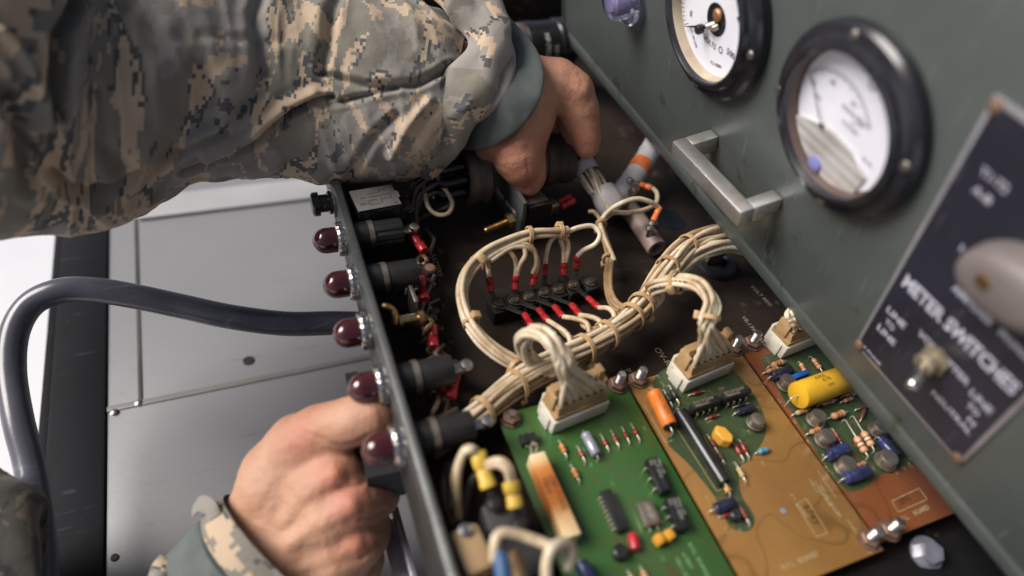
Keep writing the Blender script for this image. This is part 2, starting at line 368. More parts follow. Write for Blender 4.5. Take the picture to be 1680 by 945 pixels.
def build(name, mb, mats, parent=None, label=None, cat=None, group=None, kind=None, origin=None, ang=35, flat=False):
    if not isinstance(mats, (list, tuple)): mats = [mats]
    if parent is not None: org = V(parent['_w'])
    elif origin is not None: org = V(origin)
    else: org = sum(mb.v, V())/len(mb.v)
    me = bpy.data.meshes.new(name); me.from_pydata([tuple((p-org)*MM) for p in mb.v], [], mb.f)
    for mt in mats: me.materials.append(mt)
    me.polygons.foreach_set('material_index', mb.m)
    if any(u for u in mb.uv):
        ul = me.uv_layers.new(name='UVMap'); i = 0
        for f, u in zip(mb.f, mb.uv):
            for k in range(len(f)):
                if u: ul.data[i].uv = u[k]
                i += 1
    bm = bmesh.new(); bm.from_mesh(me); bmesh.ops.recalc_face_normals(bm, faces=bm.faces[:]) if not flat else None; bm.to_mesh(me); bm.free()
    me.shade_smooth(); me.set_sharp_from_angle(angle=math.radians(ang))
    o = bpy.data.objects.new(name, me); S.collection.objects.link(o)
    if parent is not None: o.parent = parent
    else: o.location = org*MM
    o['_w'] = list(org)
    return props(o, label, cat, group, kind)
# ================================================================ the setting
def sheet(name, x0, x1, y0, y1, z, mat, kind='structure'):
    b = MB().add([(x0,y0,z),(x1,y0,z),(x1,y1,z),(x0,y1,z)], [[0,1,2,3]]); return build(name, b, mat, origin=(0,0,z), kind=kind, flat=True)
sheet('ground', -6000, 6000, -6000, 6000, -640, ground_m)
DZ = -120
deck = thing('trailer_deck', 'pale grey painted metal deck with seams behind the lamp strip, edged by a dark rail', 'metal deck', (-100, 150, DZ))
b = MB(); b.box((-246,-500,DZ-6), (646,0,0), (0,1400,0), (0,0,6), 1); build('deck_plate', b, deck_m, deck)
b = MB(); b.box((-276,-500,DZ-60), (30,0,0), (0,1400,0), (0,0,62), 2.5); b.box((-284,-500,DZ-60), (7.7,0,0), (0,1400,0), (0,0,52), 2); build('edge_rail', b, rail_m, deck)
b = MB(); b.box((-229.5,139,DZ-.5), (2.6,0,0), (0,170,0), (0,0,.9), .2); build('panel_seam', b, seam_m, deck)
b = MB(); b.box((-246,137,DZ-.5), (440,0,0), (0,4.0,0), (0,0,1.3), .4); build('panel_seam', b, pm('worn seam', (.17,.16,.15), (.12,.115,.11), 20, .5), deck)
b = MB(); b.box((-226,306,DZ), (440,0,0), (0,26,0), (0,0,3), 1); build('seam_strip', b, pm('paler strip paint', (.36,.36,.38), (.30,.29,.29), 12, .4), deck)
for px, py, r in ((408,592,3.6), (188,915,2.0)):
    p = W(px, py, DZ); b = MB(); b.lathe(p, (0,0,1), [(r, -.3), (r, .35), (r*.72, .45), (r*.7, .4)], 24); build('bolt_hole', b, matte_m, deck)
for px, py in ((188,677), (228,662)):
    p = W(px, py, DZ); b = MB(); b.lathe(p, (0,0,1), [(2.2, 0), (2.2, .9), (1.2, 1.6), (.01, 1.7)], 16); build('rivet', b, steel_m, deck)
# rubber hose
hp = [(760,545,-35),(660,535,-38),(560,530,-40),(470,531,-40),(380,520,-40),(300,503,-40),(220,486,-38),(150,475,-36),(95,478,-36),(50,500,-40),(24,545,-46),(18,610,-54),(30,690,-62),(48,760,-70),(62,840,-78),(70,930,-90),(72,1040,-100)]
rad = []
pts = smooth_path([W(*q) for q in hp], 8)
b = MB(); b.tube(pts, 6.6, 28); build('rubber_hose', b, hose_m, label='thick grey rubber hose bending in a wide arc across the pale metal deck', cat='hose')
# ================================================================ chassis
ch = thing('open_chassis', 'open dark brown metal equipment chassis holding the boards, wiring and lamp strip', 'equipment chassis', (0,0,-14))
FZ = -12
b = MB(); b.box((-104,-140,FZ-2), (370,0,0), (0,470,0), (0,0,2)); build('floor_pan', b, chassis_m, ch)
b = MB(); b.box((-60,-142,FZ-40), (330,0,0), (0,41,0), (0,0,45.5), 1); build('end_wall', b, pm('flat black paint', (.006,.006,.006), (.010,.009,.009), 30, .8, Specular_IOR_Level=.1), ch)  # thick end block in an even, nearly black matte tone
b = MB(); b.box((-104,326,FZ-40), (370,0,0), (0,4,0), (0,0,90), 1); build('end_wall', b, chassis_m, ch)
# lamp strip wall, following its two edges
tz, bz = 26, -2
a0, a1 = W(560,300,tz), W(752,932,tz); c0, c1 = W(534,300,bz), W(701,945,bz)
dt = (a1-a0)/(a1.y-a0.y); db = (c1-c0)/(c1.y-c0.y)
def tp(y): return a0 + dt*(y-a0.y)
def bt(y): return c0 + db*(y-c0.y)
ys = (215, -150); prof = lambda y: [bt(y)+V((.6,0,-1)), bt(y), bt(y)+V((0,0,1)), tp(y)+V((-5.0,0,-4.6)), tp(y)+V((-4.7,0,-2.6)), tp(y)+V((-3.7,0,-1.0)), tp(y)+V((-2.2,0,-.2)), tp(y)+V((-.9,0,0)), tp(y)+V((-.2,0,-.5)), tp(y)+V((0,0,-1.8)), V((tp(y).x-.3,y,-14)), V((tp(y).x-1.5,y,-14)), V((tp(y).x-1.5,y,-1))]
P0, P1 = prof(ys[0]), prof(ys[1]); n = len(P0)
b = MB(); b.add(P0+P1, [[i, (i+1)%n, n+(i+1)%n, n+i] for i in range(n)] + [list(range(n)), [n+i for i in range(n)][::-1]])
build('lamp_strip', b, wall_m, ch, ang=25)
b = MB(); b.box(V((-112,-150,-52)), (3,0,0), (0,148,0), (0,0,6), .8); b.box(V((-118,-150,-56)), (7,0,0), (0,146,0), (0,0,2), .6); build('slide_rail', b, alum_m, ch)
for px, py, r in ((1100,360,9.5), (1042,462,1.1), (1140,468,1.2), (1017,440,1.0)):
    p = W(px, py, FZ); b = MB(); b.lathe(p, (0,0,1), [(r+.3, -.2), (r+.3, .18), (r, .3), (r*.96, .12), (.01, .1)], 30); build('floor_hole', b, pm('void black', (.004,.004,.005), (.003,.003,.003), bump=0), ch)
def ftext(t, px, py, px2, py2, size, z=FZ, mat=faint_ink, par=ch, depth=.1):
    o = W(px, py, z); x = W(px2, py2, z)-o; b = MB(); b.text(t, o, x, V((0,0,1)).cross(x), size, depth, bold=.01); return build('lettering', b, mat, par, flat=True)
ftext('BATTERY', 705, 418, 722, 462, 4.2, mat=dim_ink); ftext('AC', 722, 497, 727, 515, 4, mat=faint_ink); ftext('S5', 728, 668, 735, 690, 4.5, mat=dim_ink)
ftext('P1', 1024, 607, 1034, 620, 4.6, mat=dim_ink); ftext('OV-RLY', 1072, 572, 1092, 598, 5, mat=dim_ink); ftext('VR-I PARALLEL', 1216, 520, 1250, 562, 3.6, mat=dim_ink); ftext('VOLT REG', 1230, 470, 1272, 512, 3.6, mat=dim_ink); ftext('L', 1270, 560, 1278, 570, 4, mat=dim_ink)
# ================================================================ lamps
LZ = 14
lampgrp = 'indicator lamps along the lamp strip'
lamps = [((567,391), 'dark red indicator lamp nearest the camouflage sleeve, first in the row of domes'),
         ((587,462), 'dark red indicator lamp with a knurled ring, second dome below the sleeve'),
         ((606,541), 'dark red indicator lamp where the rubber hose meets the lamp strip'),
         ((634,629), 'dark red indicator lamp touching the tip of the bare thumb'),
         ((661,727), 'dark red indicator lamp below the thumb, nearest the camera in the row')]
LB = []
for k, ((px, py), lab) in enumerate(lamps):
    B = W(px, py, LZ); LB.append(B); t = thing('indicator_lamp', lab, 'indicator lamp', B, lampgrp); ax = V((-1,0,.02))
    b = MB(); b.lathe(B, ax, [(8.8,-.5),(8.8,1.2),(8.2,1.8)], 6); build('hex_nut', b, chrome_m, t)
    b = MB(); rp = [(7.6,.6),(8.5,1.0),(8.6,3.4),(8.0,4.4),(7.2,4.8),(6.6,4.8)]
    n0 = 48; b.lathe(B, ax, rp, n0)
    for i in range(len(rp)*n0):       # knurling on the outside of the ring
        if (i//n0) in (1,2) and i % 2: p = b.v[i]; q = B + V(ax).normalized()*((p-B).dot(V(ax).normalized())); b.v[i] = q + (p-q)*.955
    build('bezel_ring', b, chrome_m, t, ang=20)
    b = MB(); b.lathe(B, ax, [(6.3,4.4),(6.35,9.4)] + [(6.35*math.cos(a), 9.6+6.4*math.sin(a)) for a in [i*math.pi/18 for i in range(1,9)]] + [(.01,16.0)], 32); build('lens', b, lens_m, t, ang=60)
    if k != 2:
        bx = V((1,0,0)); B2 = B+V((4,0,0)); m1 = matte_m
        b = MB(); b.lathe(B2, bx, [(6.8,0),(7.2,1),(7.2,6.5),(6.6,7.2)], 28); build('socket_base', b, m1, t)
        b = MB(); b.lathe(B2, bx, [(7.0,7.0),(7.35,7.2),(7.35,9.6),(7.0,9.8)], 28); build('spring_ring', b, pm('dull spring ring', (.36,.31,.25), (.18,.15,.12), 200, .4, metal=.8), t)
        b = MB(); nn = 32; pr = [(6.6,9.4),(6.7,10),(6.7,23.0),(6.2,24.2),(4.5,24.4)]; b.lathe(B2, bx, pr, nn)
        if k == 0:
            for i in range(len(pr)*nn):
                if i % 4 < 1: p = b.v[i]; q = B2 + V((p.x-B2.x,0,0)); b.v[i] = q + (p-q)*.9
        build('socket_body', b, m1, t, ang=25)
        e = B2 + V((24.4,0,0)); b = MB(); b.box(e+V((0,-2.2,-.5)), (7,0,0), (0,4.4,0), (0,0,.9), .2); b.lathe(e+V((6.4,0,.3)), (0,0,1), [(2.9,0),(2.9,.7),(2.5,1.6),(1.6,1.9),(.01,1.9)], 16); build('terminal_lug', b, steel_m if k != 1 else rust_m, t)
# fuse knob and label box near the sleeve
p = W(545, 332, 14); t = thing('fuse_holder', 'small black fuse holder knob on the lamp strip just under the sleeve', 'fuse holder', p)
b = MB(); b.lathe(p, (-1,0,0), [(6.0,0),(6.0,2),(4.6,2.4),(4.6,6.5),(6.2,6.8),(6.2,9.5),(5.4,10.4),(.01,10.4)], 28); build('knob', b, gloss_m, t); b = MB(); b.lathe(p, (-1,0,0), [(8.2,-2),(8.2,.2),(6,.6)], 6); build('hex_nut', b, steel_m, t)
# silver data label on a switch body
o0, ox, oy = W(572,314,24), W(642,302,24), W(583,350,24)
bx, by = ox-o0, oy-o0; by = by - bx*(by.dot(bx)/bx.dot(bx))
t = thing('circuit_breaker', 'black box with a silver wiring diagram label beside the lamp strip under the sleeve', 'circuit breaker', o0)
b = MB(); b.box(o0+V((0,0,-26)), bx*1.0, by, (0,0,25.6), 1.0); b.box(o0+bx*1.0+by*.1+V((0,0,-20)), bx*.3, by*.8, (0,0,15), .8); build('breaker_body', b, gloss_m, t)
b = MB(); b.box(o0+bx*.0+by*.03, bx*.99, by*.95, (0,0,.5), .2); b.box(o0+bx*.97+by*.35, bx*.08, by*.3, (0,0,.45), .2); build('data_label', b, label_m, t)
b = MB()
def lseg(u0, v0, u1, v1, w=.35):
    a, c = o0+bx*u0+by*v0+V((0,0,.52)), o0+bx*u1+by*v1+V((0,0,.52)); d = (c-a); s_ = V((0,0,1)).cross(d).normalized()*w; b.box(a-s_*.5, d, s_, (0,0,.06))
for u0,v0,u1,v1 in ((.35,.3,.65,.3),(.65,.3,.65,.22),(.65,.22,.82,.22),(.35,.45,.85,.45),(.85,.45,.85,.62),(.6,.62,.85,.62),(.6,.62,.6,.8),(.3,.6,.5,.6),(.15,.45,.3,.45),(.3,.8,.55,.8)): lseg(u0,v0,u1,v1)
b.text('RELAY', o0+bx*.1+by*.75+V((0,0,.5)), bx, -by, 2.2, .08); b.text('0B', o0+bx*.84+by*.93+V((0,0,.5)), bx, -by, 1.6, .08)
build('lettering', b, black_ink, t, flat=True)
b = MB(); sc = o0+bx*1.22+by*.72+V((0,0,-8)); b.lathe(sc, (.3,0,1), [(3.2,0),(3.2,1.2),(2.6,2),(.01,2.1)], 18); build('screw', b, steel_m, t)
b = MB(); sc = o0+bx*1.22+by*.12+V((0,0,-8)); b.lathe(sc, (.3,0,1), [(3.0,0),(3.0,1.2),(2.4,2),(.01,2.1)], 18); build('screw', b, steel_m, t)
# ---------------------------------------------------------------- crimp terminals, wires, ties
def crimp_mb(a, c, r=2.0):
    a, c = V(a), V(c); d = c-a; L = d.length; b = MB(); b.tube([a+d*q for q in (0,.02,.2,.42,.47,.53,.58,.80,.86,1)], [r*.86,r*.95,r*.95,r*.92,r*.74,r*.74,r*.86,r*.84,r*.95,r*.86], 14, flat=.84); return b
def lug_mb(a, d, L=6.5, w=2.4, n=(0,0,1)):
    a = V(a); d = V(d).normalized(); s_ = V(n).cross(d).normalized(); b = MB(); b.cbox(a+d*L*.35, d*L*.9, s_*w*.9, V(n).normalized()*.7, .2)
    b.lathe(a+d*L, n, [(w*1.05,-.4),(w*1.05,.4),(w*.9,.5)], 18); b.lathe(a+d*(L+.3), n, [(w*.72,.4),(w*.72,1.4),(w*.5,1.7),(.01,1.7)], 14); return b
def wire(path, r=1.3, mat=None, parent=None, n=8, name='wire', u0=None, **k):
    b = MB(); b.tube(smooth_path(path, n), r, 9, u0=random.uniform(0, 60) if u0 is None else u0); return build(name, b, mat or wire_m, parent, ang=80, **k)
def tie(c, axis, R, parent, wdt=2.4, mat=None, squash=.8, ang=0):
    ax = frame(axis); b = MB(); th = .8
    ring = []; n = 28
    for (rr, h) in ((0,-wdt/2),(th,-wdt/2+.2),(th,wdt/2-.2),(0,wdt/2)):
        for k in range(n):
            a = 2*math.pi*k/n; ring.append(V(c)+ (ax[0]*math.cos(a)*1.0+ax[1]*math.sin(a)*squash)*(R+rr) + ax[2]*h)
    fs = [[i*n+k, i*n+(k+1)%n, ((i+1)%4)*n+(k+1)%n, ((i+1)%4)*n+k] for i in range(4) for k in range(n)]
    b.add(ring, fs); a = ang; d = ax[0]*math.cos(a)+ax[1]*math.sin(a)*squash; s_ = ax[2].cross(d).normalized()
    b.cbox(V(c)+d*(R+1.4), d.normalized()*2.6, s_*4.2, ax[2]*(wdt+1.6), .5); return build('cable_tie', b, mat or tie_m, parent, ang=30)
def bundle(ctrl, N_, R, r, mat, parent, twist=.5, seed=1, name='wire', spread=1.0, n=7, mats=None):
    """N_ wires following a common path at their own places in the section"""
    rnd = random.Random(seed); P = smooth_path(ctrl, n); L = len(P)
    tan = [(P[min(i+1,L-1)]-P[max(i-1,0)]).normalized() for i in range(L)]; x = frame(tan[0])[0]; fr = []
    for i in range(L): x = (x-tan[i]*x.dot(tan[i])).normalized(); fr.append((x.copy(), tan[i].cross(x)))
    out = []
    for k in range(N_):
        rr = R*math.sqrt((k+.4)/N_); a0 = k*2.39996; ph = rnd.uniform(0, 6.28); am = rnd.uniform(.1,.5)*R*.3
        pts = []
        for i in range(L):
            s_ = i/(L-1); a = a0 + twist*s_*3 + .35*math.sin(ph+s_*9); q = rr*spread + am*math.sin(ph*2+s_*13)
            pts.append(P[i] + fr[i][0]*math.cos(a)*q + fr[i][1]*math.sin(a)*q*.85)
        b = MB(); b.tube(pts, r*rnd.uniform(.92,1.06), 8, u0=rnd.uniform(0,60)); out.append(build(name, b, (mats[k % len(mats)] if mats else mat), parent, ang=80))
    return out
# main harness
hx = thing('wire_harness', 'thick laced harness of cream wires with nylon ties running diagonally between terminal block and boards', 'wire harness', W(960,575,4))
HM = [(705,735,-4),(745,708,0),(790,676,2),(835,640,4),(880,612,5),(925,590,6),(975,563,7),(1030,525,8),(1065,485,10),(1090,448,12),(1120,412,14),(1155,392,15),(1200,386,14),(1260,398,10)]
bundle([W(*q) for q in HM], 22, 6.4, 1.25, wire_m, hx, twist=.35, seed=3, n=8, mats=[wire_m, wire_m, wwire_m, old_wire])
bundle([W(*q) for q in [(1100,470,8),(1118,440,11),(1145,415,14),(1175,405,16),(1212,404,15),(1260,418,12)]], 7, 4.0, 1.4, wwire_m, hx, twist=.3, seed=9)
def tieat(px, py, z, qx, qy, R, par=hx, **k):
    c = W(px, py, z); tie(c, W(qx, qy, z)-c, R, par, **k)
for px,py,z,qx,qy,R in ((792,676,2,835,642,7.6),(848,632,4,880,610,7.4),(925,591,6,965,570,7.8),(958,573,6,1000,548,7.8),(995,550,7,1030,525,7.8),(1035,520,8,1060,492,7.8),(1052,502,9,1080,468,7.6),(1095,440,12,1112,418,7.2),(1128,406,14,1160,392,7.4)):
    tieat(px,py,z,qx,qy,R, squash=.86, ang=random.uniform(2,5))
# left loop
lp = thing('wire_loop', 'looped bundle of cream wires curving round the left of the terminal block', 'wire bundle', W(760,470,10))
LM = [(885,618,4),(850,598,5),(815,578,7),(785,552,9),(764,518,11),(757,480,13),(768,446,16),(798,416,20),(840,396,23),(875,385,25),(905,382,25),(930,380,24)]
bundle([W(*q) for q in LM], 6, 3.3, 1.35, wire_m, lp, twist=.15, seed=5, mats=[wire_m, wwire_m, wire_m])
for px,py,z,qx,qy,R in ((843,603,5,815,580,4.6),(773,530,10,762,505,4.3),(783,432,17,812,408,4.4),(868,386,25,900,382,4.4),(920,381,25,940,380,3.6)): tieat(px,py,z,qx,qy,R, lp, wdt=2.2, ang=random.uniform(0,6))
# terminal block
A, Bq = W(818,520,FZ), W(985,472,FZ); tx = (Bq-A).normalized(); ty = V((0,0,1)).cross(tx)
tb = thing('terminal_block', 'black barrier terminal block with round screws and two rows of red crimps', 'terminal block', A)
L = (Bq-A).length
SP = [W(*q, -3.5) for q in ((843,494),(867,488),(891,482),(915,476),(939,469))]; EP = [W(817,500,-3), W(968,463,-3)]
b = MB(); b.box(A-ty*4.5+tx*3, tx*(L-6), ty*9, (0,0,3.5), .5)
for q in SP + EP: b.box(V((q.x,q.y,FZ))-tx*4.1-ty*5.2, tx*8.2, ty*10.4, (0,0,q.z-FZ), .8)
for q, q2 in zip(SP, SP[1:]): m_ = (q+q2)*.5; b.box(V((m_.x,m_.y,FZ))-tx*.7-ty*7, tx*1.4, ty*14, (0,0,m_.z-FZ+1.6), .3)
build('block_body', b, matte_m, tb)
osc = pm('dark oxidised screw', (.22,.18,.14), (.09,.075,.06), 200, .36, metal=.85)
for q in SP:
    b = MB(); b.lathe(q+V((0,0,.9)), (0,0,1), [(3.7,0),(3.7,.5),(3.0,.6),(3.1,1.5),(2.5,2.4),(1.2,2.8),(.01,2.8)], 22); b.cbox(q+V((0,0,3.6)), tx*4.8, ty*.7, (0,0,.5)); build('screw', b, osc, tb)
for c in EP:
    b = MB(); b.lathe(c, (0,0,1), [(3.4,0),(3.4,1.0),(2.9,1.2),(2.4,2.2),(.01,2.4)], 18); build('mounting_screw', b, osc, tb)
def crimp(pa, pb, za, zb, mat=red_m, par=tb, lug=True, r=2.0, name='crimp_terminal', n=(0,0,1), lugm=None, L=6.0):
    a, c = W(*pa, za), W(*pb, zb); o = build(name, crimp_mb(a, c, r), mat, par, ang=50)
    if lug and par is tb:
        s_ = min(SP + EP[:1], key=lambda q: abs((q-c).dot(tx)-(0 if pb[1] < 480 else -5))+.01*(q-c).length); q = s_+V((0,0,.5)); build('lug', lug_mb(c-(q-c)*.1, q-c, L=(q-c).length, w=2.9), lugm, o)
    elif lug: build('lug', lug_mb(c, c-a, L=L, n=n), lugm or steel_m, o)
    return a
# upper row: wires rise to the loop
dark_lug = pm('blackened lug', (.05,.045,.04), (.03,.028,.025), 200, .4, metal=.6)
up = [((803,456),(805,477),[(803,456,7),(801,440,9),(802,425,15),(815,410,19)]),
      ((846,452),(845,474),[(846,452,8),(847,435,13),(842,420,18),(828,407,21),(812,409,20)]),
      ((846,452),(845,474),[(848,452,8),(852,436,13),(862,418,19),(856,404,22),(832,400,22)]),
      ((879,447),(873,467),[(879,447,8),(881,425,14),(868,408,21),(840,406,22),(805,428,18)]),
      ((879,447),(873,467),[(874,448,8),(880,430,14),(876,410,20),(862,400,23),(840,398,23)]),
      ((895,432),(894,451),[(895,432,9),(897,415,14),(902,398,20),(912,386,24)]),
      ((926,430),(924,451),[(925,430,9),(925,410,15),(920,394,21),(917,384,24)]),
      ((926,430),(924,451),[(928,430,9),(932,410,15),(930,394,20),(918,386,23)]),
      ((947,420),(946,441),[(947,420,10),(958,410,14),(977,400,19),(984,384,23),(972,371,25),(950,373,25),(930,381,24)])]
seen = set()
for pa, pb, path in up:
    if pa not in seen: crimp(pa, pb, 8, 2, lugm=dark_lug); seen.add(pa)
    wire([W(*q) for q in path], 1.3, wwire_m if len(path) > 5 else wire_m, lp)
lo = [((872,534),(861,516),[(872,534,5),(880,545,7),(890,560,9),(905,580,8)]),
      ((899,526),(884,508),[(899,526,5),(915,536,9),(932,550,10),(938,572,8)]),
      ((924,520),(910,503),[(924,520,5),(945,523,9),(962,530,11),(967,545,10),(966,562,7)]),
      ((952,517),(938,500),[(952,517,5),(970,520,10),(984,527,11),(986,540,10),(980,552,7)]),
      ((983,505),(965,489),[(983,505,5),(998,506,10),(1007,515,11),(1006,528,9),(1000,540,7)]),
      ((952,517),(938,500),[(952,518,5),(958,535,8),(975,540,9),(990,535,8)])]
seen = set()
for pa, pb, path in lo:
    if pa not in seen: crimp(pa, pb, 4, 0, lugm=dark_lug); seen.add(pa)
    wire([W(*q) for q in path], 1.3, wire_m, hx)
wire([W(*q) for q in [(919,540,7),(935,554,7),(955,556,8),(970,552,8)]], 1.3, wire_m, hx)
# brown branch on the right of the block
br = thing('wire_branch', 'browned branch of wires tied down between the red end crimp and the main harness', 'wire bundle', W(1000,430,4))
bundle([W(*q) for q in [(984,362,8),(988,380,5),(996,405,3),(1001,430,2),(998,455,2),(1000,480,3),(1010,500,5),(1030,512,7)]], 4, 2.0, 1.3, old_wire, br, seed=8)
for px,py,z,qx,qy,R in ((986,368,7,990,385,3.2),(997,424,2,1001,440,3.2)): tieat(px,py,z,qx,qy,R, br, wdt=2.2, ang=3)
wire([W(*q) for q in [(984,365,8),(990,385,8),(1000,408,6),(1008,428,4)]], 1.4, wire_m, br)
wire([W(*q) for q in [(984,364,8),(1000,345,14),(1022,332,20),(1045,326,22),(1066,331,20),(1080,340,16)]], 1.4, wwire_m, br)
wire([W(*q) for q in [(986,366,8),(1005,350,11),(1030,349,12),(1055,345,12),(1075,335,12),(1078,318,13),(1070,308,14)]], 1.4, wire_m, br)
crimp((1082,340), (1072,362), 16, 12, orange_m, br, r=2.0, L=5); crimp((1068,308), (1050,302), 14, 14, orange_m, br, r=2.2, L=6)
# grommet and the wires going down it
gp = W(1172,436,FZ); b = MB(); b.lathe(gp, (0,0,1), [(6.5,.5),(6.5,3),(8,4),(11.5,3.6),(12.5,1.5),(12.5,0)], 32); build('rubber_grommet', b, matte_m, label='round black rubber grommet in the floor where wires pass under the thick harness', cat='grommet')
wg = thing('wire_drop', 'short wires dropping through the rubber grommet under the harness', 'wires', gp)
for k in range(4): wire([gp+V((-5+3*k,1,-6)), gp+V((-5+3*k,2,4)), gp+V((-6+3*k,-2,14)), gp+V((-8+3*k,-8,20))], 1.3, dwire_m, wg)
# ================================================================ circuit boards
def poly_sheet(px, z, h, sm=6):
    return smooth_path([W(x, y, z) for x, y in px], sm, closed=True), V((0,0,h))
def silk(b, px, z=.06, wdt=.28, closed=False):
    P = [W(x, y, z) for x, y in px]; P = P + [P[0]] if closed else P
    for p, q in zip(P, P[1:]):
        d = q-p; s_ = V((0,0,1)).cross(d).normalized()*wdt; b.box(p-s_*.5-V((0,0,.05)), d, s_, (0,0,.07))
def stext(b, t, p, q, size, z=.03, mat=None, width=None):
    o = W(*p, z); x = W(*q, z)-o; b.text(t, o, x, V((0,0,1)).cross(x), size, .05, bold=.012, width=width)
def axial(par, name, pa, pb, r, mat, bands=None, z=None, fr=(.28,.72), lr=.32, cap=False, leadmat=None, dog=True, lift=.3, label=None):
    """a part lying along the board between two lead holes"""
    zz = r+lift if z is None else z; a, c = W(*pa, zz), W(*pb, zz); d = c-a; p, q = a+d*fr[0], a+d*fr[1]; L = (q-p).length; u = d.normalized()
    b = MB(); N_ = 15
    if cap: pr = [(r*.8,0),(r,.25*r),(r,L*.12),(r*.93,L*.14),(r*.93,L*.17),(r,L*.19),(r,L-.2*r),(r*.85,L)]
    elif dog: pr = [(r*.55,0),(r*.95,.12*L),(r*1.0,.2*L),(r*.86,.30*L),(r*.86,.36*L,1),(r*.86,.43*L),(r*.86,.48*L,2 if bands else 0),(r*.86,.55*L),(r*.86,.61*L,3 if bands else 0),(r*.86,.69*L),(r*1.0,.8*L),(r*.95,.9*L),(r*.55,L)]
    elif bands: pr = [(r*.6,0),(r,.1*L),(r,.3*L,1),(r,.42*L),(r,.9*L),(r*.6,L)]
    else: pr = [(r*.25,.3),(r*.86,.15),(r*.97,.35),(r,.9),(r,L-.9),(r*.97,L-.35),(r*.86,L-.15),(r*.25,L-.3)]
    if not bands: pr = [x[:2] for x in pr]
    b.lathe(p, u, pr, 20); mm = [mat] + (list(bands) if bands else []) 
    while len(mm) < 4: mm.append(mm[-1])
    o = build(name, b, mm, par, ang=50, label=label)
    for s0, s1, sg in ((a, p, 1), (c, q, -1)):
        b = MB(); b.tube([s0-V((0,0,zz+.2)), s0-V((0,0,.6)), s0+u*sg*.6, s1+u*sg*.3], lr, 8); build('lead', b, leadmat or lead_m, o, ang=80)
    return o, p, q, u
def can(par, px, py, r=3.6, h=4.6, z=1.2, mat=None):
    c = W(px, py, z); b = MB(); b.lathe(c, (0,0,1), [(r*1.16,0),(r*1.18,.5),(r*1.0,.8),(r*.97,h-.8),(r*.88,h-.2),(r*.55,h),(.01,h-.05)], 28); o = build('transistor', b, mat or can_m, par, ang=40)
    for k in range(3):
        a = -1.9+.6*k; q = c+V((math.cos(a)*r*.6, math.sin(a)*r*.6, 0)); b = MB(); b.tube([q, q-V((0,0,z+.2))], .3, 6); build('lead', b, lead_m, o)
    return o
def onbox(par, name, pts, h, mat, bev=.5, z0=.4, text=None, tm=None, legs=0, tsize=1.8, legm=None, top=None, align=1, legside=(1,-1)):
    """box whose top face has the given front-left, front-right and back-left corners (pixels at height z0+h)"""
    a, c, d = [W(*p, z0+h) for p in pts]; X = c-a; Y = d-a; Y = Y - X*(Y.dot(X)/X.dot(X)); b = MB(); b.box(a-V((0,0,h)), X, Y, (0,0,h), bev); o = build(name, b, mat, par)
    if text:
        b = MB(); ls = text.split('\n'); yl = Y.length
        for i, s_ in enumerate(ls): b.text(s_, a + X*.08 + Y*(1-(i+.85)/(len(ls)+.35)) + V((0,0,.02)), X, Y, min(tsize, yl/(len(ls)+.3)), .06, bold=.012)
        build('lettering', b, tm or dim_ink, o, flat=True)
    for k in range(legs):
        for sg in legside:
            f = (k+.5)/legs; q = a + X*(.06+.88*f) + (Y*1.0 if sg < 0 else Y*0.0) - V((0,0,h*.55)); od = Y.normalized()*(-.45 if sg > 0 else .45)
            b = MB(); b.cbox(q+od, X.normalized()*.9, od*1.6, (0,0,.35), .08); b.cbox(q+od*1.8-V((0,0,h*.3)), X.normalized()*.6, od.normalized()*.3, (0,0,h*.6+.4), .05); build('pin', b, legm or lead_m, o)
    return o, a, X, Y
def screwpost(px, py, lab, z=0, r=2.2, h=9, grp='threaded studs holding the circuit boards', mt=None):
    c = W(px, py, z); t = thing('mounting_stud', lab, 'stud', c, grp)
    b = MB(); b.lathe(c, (0,0,1), [(4.7,0),(4.7,.8),(3,.9)], 26); build('washer', b, rust_m, t); b = MB(); b.lathe(c, (0,0,1), [(4.0,.8),(4.1,2.6),(3.4,3.2)], 6, x=(1,.3,0)); build('nut', b, rust_m if mt is None else mt, t, ang=20)
    b = MB(); pr = [(r*.95,2.5)]
    for k in range(int((h-3)/.7)): pr += [(r, 3+k*.7+.15), (r*.84, 3+k*.7+.5)]
    pr += [(r*.8,h),(.01,h+.1)]; b.lathe(c, (0,0,1), pr, 18); build('stud', b, steel_m, t, ang=60)
def pcb(name, label, x0, x1, y0, y1, mat, edge):
    t = thing('circuit_board', label, 'circuit board', ((x0+x1)/2, (y0+y1)/2, 0), 'circuit boards side by side'); b = MB(); b.box((x0,y0,-1.6), (x1-x0,0,0), (0,y1-y0,0), (0,0,1.6), .15); build('laminate', b, mat, t); return t
# ---- green board
p1 = pcb('a', 'bright green circuit board with a long ceramic resistor and black chips', -64.8, -.9, -128, 4.2, b1_m, 0)
sk = MB()
onbox(p1, 'opto_coupler', ((857,728),(884,722),(855,712)), 3.4, black_m, .4, legs=2)
o, a, X, Y = onbox(p1, 'ceramic_resistor', ((868,746),(927,884),(893,738)), 8.5, whitecan, .5, z0=.3)
me = o.data; mt = whitecan.copy(); me.materials[0] = mt      # scorched brown in the middle
t_ = mt.node_tree; bs = t_.nodes['Principled BSDF']; tc = t_.nodes.new('ShaderNodeTexCoord'); sp = t_.nodes.new('ShaderNodeSeparateXYZ'); t_.links.new(tc.outputs['Generated'], sp.inputs[0])
nz = tex(t_, scale=60, detail=3); g = math_(t_, 'ADD', sp.outputs[1], math_(t_, 'MULTIPLY', math_(t_, 'SUBTRACT', nz.outputs[0], .5), .10))
rc = t_.nodes.new('ShaderNodeValToRGB'); els = rc.color_ramp.elements; els[0].position = 0; els[0].color = (.74,.56,.33,1); els[1].position = 1; els[1].color = (.76,.62,.40,1)
